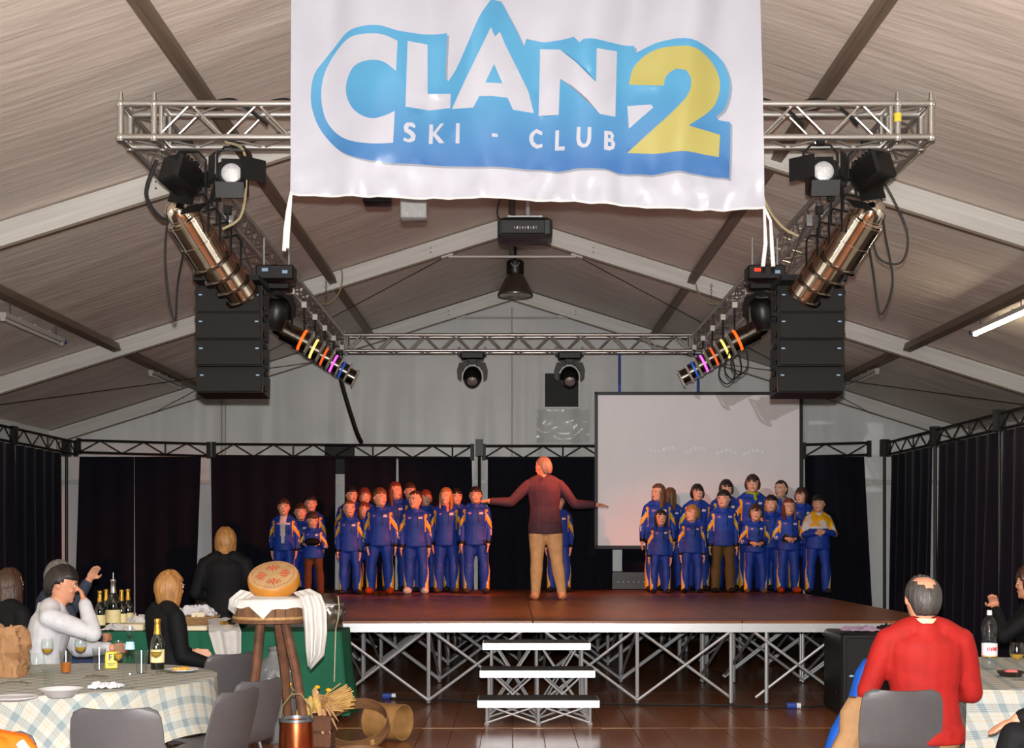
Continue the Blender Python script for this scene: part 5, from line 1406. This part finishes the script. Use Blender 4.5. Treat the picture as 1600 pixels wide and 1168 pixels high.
    hem = O.get('hem', .0)
    for s in (-1, 1): arm(J, s, .012*k, .90)
    rings = []; n = 18
    if O['top'] is not None:
        for t_ in ((-.14-hem, -.05, .06) if not seated else (-.07, 0, .08)):
            c = pel+(chest-pel)*t_; rings.append([c+V((.104*H*ks+.02*k)*math.cos(2*PI*i/n), (.072*H*ks+.018*k)*math.sin(2*PI*i/n), 0) for i in range(n)])
        J.loft(rings)
        # collar
        cr = .050*H; J.lathe([(cr*1.15, -.012*H), (cr, .024*H), (cr*.84, .024*H), (cr*.88, -.02*H), (cr*1.15, -.012*H)], 18, chest+V(0,(-.010 if kid else .002)*H,.0))
        suit = O['top'] == 'suit'; kidj = O['top'] == 'suit2'
        blue, yel, wht, drk = lin((24,58,150)), lin((232,170,22)), lin((205,205,205)), lin((14,16,26))
        def pj(me, blue=blue):
            ca = me.color_attributes.new('Col', 'FLOAT_COLOR', 'POINT')
            for i, v in enumerate(me.vertices):
                p = v.co; col = blue
                best = None
                for s in (-1, 1):
                    for a_, b_, nm in ((sho[s], el[s], 'u'), (el[s], wr[s], 'f')):
                        ab = b_-a_; t_ = max(0, min(1, (p-a_).dot(ab)/ab.length_squared)); dd = (p-(a_+ab*t_)).length
                        if best is None or dd < best[0]: best = (dd, s, nm, t_, a_+ab*t_)
                dd, s, nm, t_, pr = best
                onarm = dd < .052*H and (nm == 'f' or t_ > .12)
                if kidj:
                    zz = (p-pel).dot(sp)/(chest-pel).length
                    if zz > .62 or (onarm and nm == 'u'): col = yel if noise.noise(p*9) > -.15 else wht
                    elif zz > .54: col = wht
                elif onarm:
                    lat_ = (p-pr).x*s/(.034*H); fr_ = -(p-pr).y
                    if nm == 'u' and fr_ > -.012*H and abs(lat_-(-.9+2.0*t_)) < .40: col = yel
                    if nm == 'u' and fr_ > 0 and abs(lat_-(-.9+2.0*t_)-.52) < .10: col = wht
                    if nm == 'f' and t_ > .80: col = drk
                    if nm == 'f' and lat_ > .55 and .05 < t_ < .45: col = wht if (int(t_*40) % 2) else blue
                else:
                    zz = (p-pel).dot(sp)/(chest-pel).length; xx = abs(p.x)/(.105*H)
                    if p.y < 0:
                        if .34 < zz < .90 and .90 < xx < 1.10: col = yel
                        if .50 < zz < .88 and abs(p.x-.028*H) < .006*H: col = drk
                        if .76 < zz < .82 and abs(p.x-.055*H) < .018*H: col = wht
                        if .77 < zz < .81 and abs(p.x+.05*H) < .014*H: col = lin((190,120,150))
                        if O.get('open') and zz > .12 and abs(p.x) < .012*H+.024*H*zz: col = lin((200,190,185))
                    elif .30 < zz < .75 and .80 < xx < .95: col = yel
                ca.data[i].color = (*col, 1)
        if suit or kidj: remesh(J, 'jacket', SUIT, b, .0115, 2, pj)
        else: remesh(J, O.get('topname', 'jacket'), O['top'], b, .011, 3)
    Tm = MB()
    for s in (-1, 1):
        leg(Tm, s, .015*k, .97)
        if not seated: seg(Tm, kn[s], kn[s].lerp(an[s], .97 if kid else .99), (.051 if kid else .041)*H, (.045 if kid else .031)*H)
    q_ = [(-.16,.80,.95),(-.06,1.0,1.02),(.02,1.0,1.0),(.08,.93,.93)]
    Tm.loft([[pel+(chest-pel)*t_+V((.098*H*a*ks+.010*k)*math.cos(2*PI*i/n), (.066*H*c_*ks+.012*k)*math.sin(2*PI*i/n), 0) for i in range(n)] for t_, a, c_ in q_])
    if O['bottom'] == 'suit':
        blue, yel, wht = lin((24,58,150)), lin((232,170,22)), lin((205,205,205))
        def pt(me):
            ca = me.color_attributes.new('Col', 'FLOAT_COLOR', 'POINT')
            for i, v in enumerate(me.vertices):
                p = v.co; s = -1 if p.x < 0 else 1; col = blue
                if p.z < hip[s].z-.02*H:
                    up = p.z > kn[s].z
                    a_, b_ = (hip[s], kn[s]) if up else (kn[s], an[s])
                    t_ = max(0, min(1, (p-a_).dot(b_-a_)/(b_-a_).length_squared)); c = a_.lerp(b_, t_); lat_ = (p-c).x*s/(.05*H); dy = abs((p-c).y)/(.05*H)
                    wd = .30 if up else .30+.55*t_
                    if lat_ > .35 and dy < wd: col = yel
                    elif lat_ > .35 and dy < wd+.14: col = wht if not up else blue
                ca.data[i].color = (*col, 1)
        remesh(Tm, 'trousers', SUIT, b, .0115, 2, pt)
    else: remesh(Tm, 'trousers', O['bottom'], b, .011, 3)
    sm = clothmat('shoe_%d_%d_%d' % tuple(O['shoes']), O['shoes'], .5)
    for s in (-1, 1):
        S = MB(); c = an[s].copy(); kk = k*(1.42 if O.get('boots') else 1.12)
        zb = 0. if not seated else max(0, c.z-.085*k)
        S.ball(V(c.x+s*.01, c.y-.05*k, zb+.042*kk), (.048*kk, .125*kk, .042*kk), 14, 8, RZ(s*.18)); S.ball(V(c.x, c.y+.005, zb+.06*kk), (.045*kk, .055*kk, .06*kk), 12, 8)
        if O.get('boots'): S.cyl(V(c.x, c.y, zb+.05), V(c.x, c.y, zb+.13*k), .046*kk, .042*kk, 14)
        S.v = [(x, y, max(zb+.002, z)) for x, y, z in S.v]
        S.build('shoe', sm, b)
    hair_mesh(R, hc, hh, style, seed).build('hair', hairmat(hair), b, angle=80)
    if faceparts: face_parts(b, R, hc, hh, hair)
    return b, dict(wr=wr, el=el, hc=hc, hh=hh, R=R, chest=chest, pel=pel, kn=kn, k=k)
def flush():
    dg = bpy.context.evaluated_depsgraph_get()
    for o, post in PENDING:
        me = bpy.data.meshes.new_from_object(o.evaluated_get(dg)); me.name = o.name
        o.modifiers.clear(); old = o.data; o.data = me
        for p in me.polygons: p.use_smooth = True
        if post: post(me)
        if old.users == 0: bpy.data.meshes.remove(old)
    PENDING.clear()
# ---- the children on the stage: (px of body, row depth, px of head top, options)
def kid(px, Y, top, label, **kw):
    H = ZZ(top, Y)-SZ
    return person(label, (XX(px, Y), Y, SZ), kw.pop('face', -math.atan2(XX(px, Y), Y)*0), H, seed=px*.37, **kw)
OLIVE = clothmat('olive', (84,72,44)); BROWN = clothmat('brown_cord', (92,52,34))
# group away from the screen
kid(444, 18.75, 780, 'dark-haired boy in open blue and yellow ski jacket over white shirt', look=.15, hair='brown', outfit=dict(open=True))
kid(486, 19.55, 774, 'child whose face shows behind the shoulders of the outermost boys', look=.3, hair='dark', pose='down')
kid(470, 19.2, 787, 'child standing just behind the boy with the white shirt', look=.35, hair='brown')
HATB = kid(489, 18.35, 800, 'small boy with brown trousers holding a dark hat', look=.35, nod=.30, hair='brown', pose='hold', outfit=dict(bottom=BROWN, hem=.06, shoes=(90,60,45)))
kid(550, 20.0, 761, 'dark-haired child at the back beside the pale curtain gap', look=.5, hair='dark')
kid(570, 19.45, 763, 'child with reddish hair at the back next to the pale gap', look=.4, hair='red', style='shaggy')
kid(546, 18.6, 782, 'short-haired boy in ski suit next to the boy with orange boots', look=.35, hair='lightbrown', style='crop')
kid(569, 19.1, 785, 'child peeping out behind the boy next to orange boots', look=.3, hair='red', style='bob')
kid(594, 18.55, 763, 'boy in blue and yellow ski suit with orange boots turning his head', look=.75, hair='lightbrown', outfit=dict(shoes=(205,70,25), boots=True))
kid(618, 19.70, 754, 'tall red-haired girl behind the boy with orange boots', look=.8, hair='red', style='long')
kid(641, 20.05, 755, 'child at the very back between two boys in front', look=.6, hair='brown')
kid(649, 18.6, 767, 'boy in ski suit wearing big white sport shoes', look=-.5, hair='brown', style='crop', outfit=dict(shoes=(205,200,195), boots=True))
kid(665, 19.4, 766, 'child behind the boy with white sport shoes', look=.4, hair='red', style='shaggy')
BLG = kid(697, 18.98, 763, 'long-haired blonde girl in blue and yellow ski suit', look=-.25, hair='blonde', style='long', outfit=dict(shoes=(70,60,52)))
kid(713, 19.5, 764, 'dark-haired child hidden behind the blonde girl', look=.3, hair='dark')
kid(743, 18.8, 761, 'dark-haired boy in ski suit at the end of the row by the conductor', look=.15, hair='dark', outfit=dict(shoes=(64,52,44)))
kid(872, 19.4, 770, 'child in ski suit almost hidden behind the conductor', look=0, hair='brown')
# group in front of the screen
kid(1028, 19.55, 757, 'girl with long light-brown hair looking sideways before the screen', look=-.9, hair='lightbrown', style='long')
kid(1047, 19.99, 763, 'long-haired girl turned away behind the sideways-looking girl', look=2.2, hair='lightbrown', style='long', faceparts=False)
kid(1032, 18.95, 797, 'small dark-haired girl in ski suit at the conductor end of the screen group', look=.05, hair='dark', style='bob')
kid(1089, 19.8, 757, 'dark-haired boy with pale collar in the back row before the screen', look=.1, hair='dark', style='shaggy')
kid(1081, 19.0, 789, 'fair shaggy-haired child in ski suit turning sideways', look=-.8, hair='blonde', style='shaggy', outfit=dict(shoes=(20,20,22)))
kid(1134, 19.98, 750, 'dark curly-haired youth behind the boy in olive trousers', look=.1, hair='dark', style='shaggy')
kid(1130, 19.1, 766, 'boy in ski jacket and olive trousers', look=-.45, hair='dark', outfit=dict(bottom=OLIVE, shoes=(30,28,28)))
TALL = kid(1175, 19.62, 742, 'tallest youth with long fringe and yellow-green scarf', look=-.2, hair='brown', style='shaggy')
kid(1180, 18.95, 788, 'small brown-haired child with clasped hands before the tallest youth', pose='clasp', look=-.1, hair='brown', style='shaggy', outfit=dict(shoes=(120,85,55)))
kid(1204, 19.28, 774, 'boy standing between the clasped-hands children', look=-.3, hair='dark')
SCB = kid(1219, 19.98, 751, 'dark-haired boy with scarf at the back looking sideways', look=-.75, hair='dark', style='crop')
kid(1232, 19.0, 780, 'girl with long red-brown hair, clasped hands and orange boots', pose='clasp', look=.1, hair='red', style='long', outfit=dict(shoes=(205,70,25), boots=True))
kid(1251, 19.62, 762, 'brown-haired child at the back beside the screen edge', look=-.6, hair='brown', style='shaggy')
kid(1278, 18.85, 774, 'boy with crossed arms in yellow, white and blue jacket', pose='cross', look=-.45, hair='dark', outfit=dict(top='suit2'))
# conductor, back to the camera
Yc = 16.8
JERSEY = clothmat('plum_jersey', (62,44,58)); SAND = clothmat('sand_trousers', (170,140,108))
rr = lambda v: Vector((-v.x, -v.y, v.z))     # world direction -> direction in the frame of somebody facing away
person('man conducting with spread arms in dark jumper and sand trousers', (XX(852, Yc), Yc, SZ), PI, 1.83, hair='grey', style='crop', kid=False, look=.75, nod=.1,
       arms=dict(la=(rr(V(-.72,-.05,-.72)), rr(V(-.96,-.10,.05))), ra=(rr(V(.62,.05,-.78)), rr(V(.95,-.1,-.02)))),
       legs=dict(ll=(rr(V(-.03,-.02,-1)), rr(V(-.04,.04,-1))), rl=(rr(V(.12,0,-1)), rr(V(.16,.06,-1)))),
       palms={1: rr(V(0,0,-1)), -1: rr(V(0,0,-1))}, skin='mid', outfit=dict(top=JERSEY, topname='jumper', bottom=SAND, shoes=(200,140,110), hem=.02), curl=.4, lean=V(.03,0,0))
# ---- the diners
BLK = clothmat('black_knit', (14,14,16)); BLKT = clothmat('black_trousers', (18,18,20)); WJ = clothmat('white_jacket', (188,188,192)); REDJ = clothmat('red_jacket', (150,28,24), .7)
BEI = clothmat('beige_trousers', (145,112,78)); GREYJ = clothmat('slate_jacket', (52,58,72)); JEANS = clothmat('blue_jeans', (44,58,92))
RMAN = person('bald-crowned man in a red jacket sitting with his back to us', (2.20, 6.98, 0), PI-.10, 1.74, hair='greydark', style='bald', kid=False, seated=True, skin='mid', look=.12, nod=.05,
       arms=dict(la=(V(.35,-.15,-1), V(-.3,-1,-.15)), ra=(V(-.25,-.25,-1), V(.35,-1,-.1))), outfit=dict(top=REDJ, bottom=BEI), faceparts=True)
WMAN = person('dark-haired man in a white jacket resting his face in his hand', (XX(72, 9.05)-.05, 9.0, 0), PI/2+.25, 1.76, hair='dark', style='short', kid=False, seated=True, skin='mid', nod=.22, look=-.1,
       arms=dict(ra=('ik', V(-.05,-.145,-.12), V(-.5,-.9,-1)), la=(V(.25,-.55,-.9), V(-.5,-.9,.05))), palms={-1: V(.25,.95,0)}, outfit=dict(top=WJ, bottom=BLKT), curl=.6, lean=V(0,-.18,0))
person('woman with golden-brown bob in a black top turned to the stage', (XX(256, 9.6), 9.62, 0), PI-.85, 1.66, hair='blonde', style='bob', kid=False, seated=True, look=.1,
       arms=dict(ra=(V(-.15,-.1,-1), V(-.25,-.9,-.3)), la=(V(.2,-.25,-1), V(-.2,-1,-.1))), outfit=dict(top=BLK, topname='jumper', bottom=BLKT))
person('blonde woman in black standing behind the green table', (XX(352, 12.15), 12.15, 0), PI+.15, 1.68, hair='blonde', style='bob', kid=False, pose='clasp', outfit=dict(top=BLK, topname='jumper', bottom=BLKT), look=.1, seed=4.)
person('grey-haired man raising a hand behind the man in white', (XX(84, 10.6), 10.6, 0), PI/2+.75, 1.74, hair='grey', style='short', kid=False, seated=True, skin='mid', look=.0,
       arms=dict(la=(V(.2,-.7,-.15), V(-.35,-.45,1)), ra=(V(-.25,-.2,-1), V(.3,-1,.0))), outfit=dict(top=GREYJ, bottom=JEANS), curl=.5, zseat=.47)
person('long-haired brunette woman in the shade behind the paper bag', (XX(6, 9.8), 9.82, 0), PI-.5, 1.68, hair='brown', style='long', kid=False, seated=True, outfit=dict(top=BLK, topname='jumper', bottom=BLKT), seed=9.)
person('person in black clapping beside the table with the water bottle', (XX(1632, 9.75), 9.9, 0), PI/2+PI-.35, 1.72, hair='brown', style='shaggy', kid=False, seated=True, skin='mid', nod=.1,
       arms=dict(ra=('ik', V(-.035,-.24,-.20), V(-.6,-.2,-1)), la=('ik', V(.035,-.24,-.20), V(.6,-.2,-1))), palms={-1: V(1,0,0), 1: V(-1,0,0)}, outfit=dict(top=BLK, topname='jumper', bottom=BLKT), curl=.3)
person('seated person in black resting a hand on one knee by the plaid table', (XX(1752, 6.1), 6.15, 0), PI*1.5-.15, 1.72, hair='brown', style='short', kid=False, seated=True, skin='mid',
       legs=dict(rl=(V(-.1,-1,.20), V(0,-.25,-1)), ll=(V(.14,-1,-.02), V(0,.05,-1))), arms=dict(ra=(V(-.12,-.50,-.85), V(.02,-1,-.36)), la=(V(.25,.1,-1), V(-.4,-1,-.1))), palms={-1: V(0,0,-1), 1: V(0,0,-1)}, outfit=dict(top=BLK, topname='jumper', bottom=BLKT))
def scarf(pi, rgb, name):
    b, I = pi; k = I['k']; c = I['chest']
    m = MB(); pts = [c+V(.062*k*1.25*math.cos(a), .062*k*1.2*math.sin(a)-.02*k, .035*k+.012*k*math.sin(a*2)) for a in [2*PI*i/24 for i in range(25)]]
    m.path(pts, .026*k, 8); m.path([c+V(.02*k,-.095*k,.03*k), c+V(.03*k,-.118*k,-.05*k), c+V(.03*k,-.122*k,-.14*k)], [.022*k,.028*k,.024*k], 8)
    m.build('scarf', clothmat('scarf_'+name, rgb), b)
scarf(TALL, (150,160,50), 'lime'); scarf(BLG, (190,120,120), 'pink'); scarf(SCB, (150,130,120), 'pale')
b, I = HATB; c = (I['wr'][-1]+I['wr'][1])/2+V(.03,-.10,.03)
h = MB().ball((0,0,0), (.11,.07,.055), 16, 10).lathe([(.06,-.02),(.13,-.015),(.13,-.005),(.06,0)], 20).build('woolly_hat', BLK, loc=Vector(b.location)+c); tag(h, 'dark hat held by the small boy in brown trousers', 'hat')
b, I = RMAN; k = I['k']; MB().lathe([(.072*k,.0),(.066*k,.055*k),(.060*k,.055*k),(.064*k,0)], 22, I['chest']+V(0,.002,.005)).build('shirt_collar', clothmat('cream_shirt', (200,185,150)), b)
b, I = WMAN; q = dirrot(I['wr'][-1]-I['el'][-1]); w = I['wr'][-1]-(I['wr'][-1]-I['el'][-1]).normalized()*.012
MB().lathe([(.027,-.012),(.033,-.011),(.033,.011),(.027,.012)], 20, w, q).build('wrist_watch', CHROME, b)
flush()
# coats: orange jacket on the nearest chair, blue coat beside the man in red
def coat(name, c, rows, m, label, seed):
    """cloth hanging over a chair back: rows = (z, half width x, half depth y)"""
    n = 36; rings = []
    for z, rx, ry, ox, oy in rows:
        rings.append([V(ox+rx*math.cos(a)*(1+.10*noise.noise(V(math.cos(a)*3, math.sin(a)*3, z*5+seed))), oy+ry*math.sin(a)*(1+.2*noise.noise(V(math.cos(a)*4, math.sin(a)*4, z*6+seed))), z+.02*noise.noise(V(math.cos(a)*2, math.sin(a)*2, seed))) for a in [2*PI*i/n for i in range(n)]])
    o = MB().loft(rings).build(name, m, loc=c, angle=70); return tag(o, label, 'coat')
OR = clothmat('orange_jacket', (205,92,14), .6)
chair(XX(-36, 5.3), 5.55, .1, 'grey plastic chair under the bright orange jacket')
coat('orange_jacket', (XX(-38, 5.25), 5.27, -.03), [(.38,.22,.07,0,0),(.5,.25,.085,0,0),(.65,.26,.09,0,0),(.76,.25,.085,0,0),(.815,.21,.07,-.01,0),(.845,.10,.045,-.05,0)], OR, 'bright orange jacket hung over the nearest chair', 3.)
MB().path([(.19,-.05,.80),(.225,-.06,.76),(.255,-.06,.68),(.262,-.06,.58)], .018, 8).build('white_trim', WHITE, bpy.data.objects['orange_jacket'])
BLC = clothmat('blue_coat', (20,74,160), .6)
coat('blue_coat', (XX(1345, 7.0), 7.14, 0), [(.16,.10,.05,-.12,.03),(.35,.10,.06,-.09,.02),(.55,.085,.06,-.04,0),(.72,.07,.055,.04,0),(.86,.06,.045,.075,.02),(.92,.03,.03,.09,.03)], BLC, 'bright blue coat hanging beside the man in red', 5.)
coat('beige_coat', (XX(1340, 6.9)-.03, 6.99, 0), [(.30,.05,.045,-.045,0),(.42,.085,.06,-.03,0),(.55,.075,.05,.03,0),(.66,.085,.06,.05,.02),(.73,.06,.04,.07,.03)], BEI, 'beige coat folded over the blue coat by the red jacket', 8.)
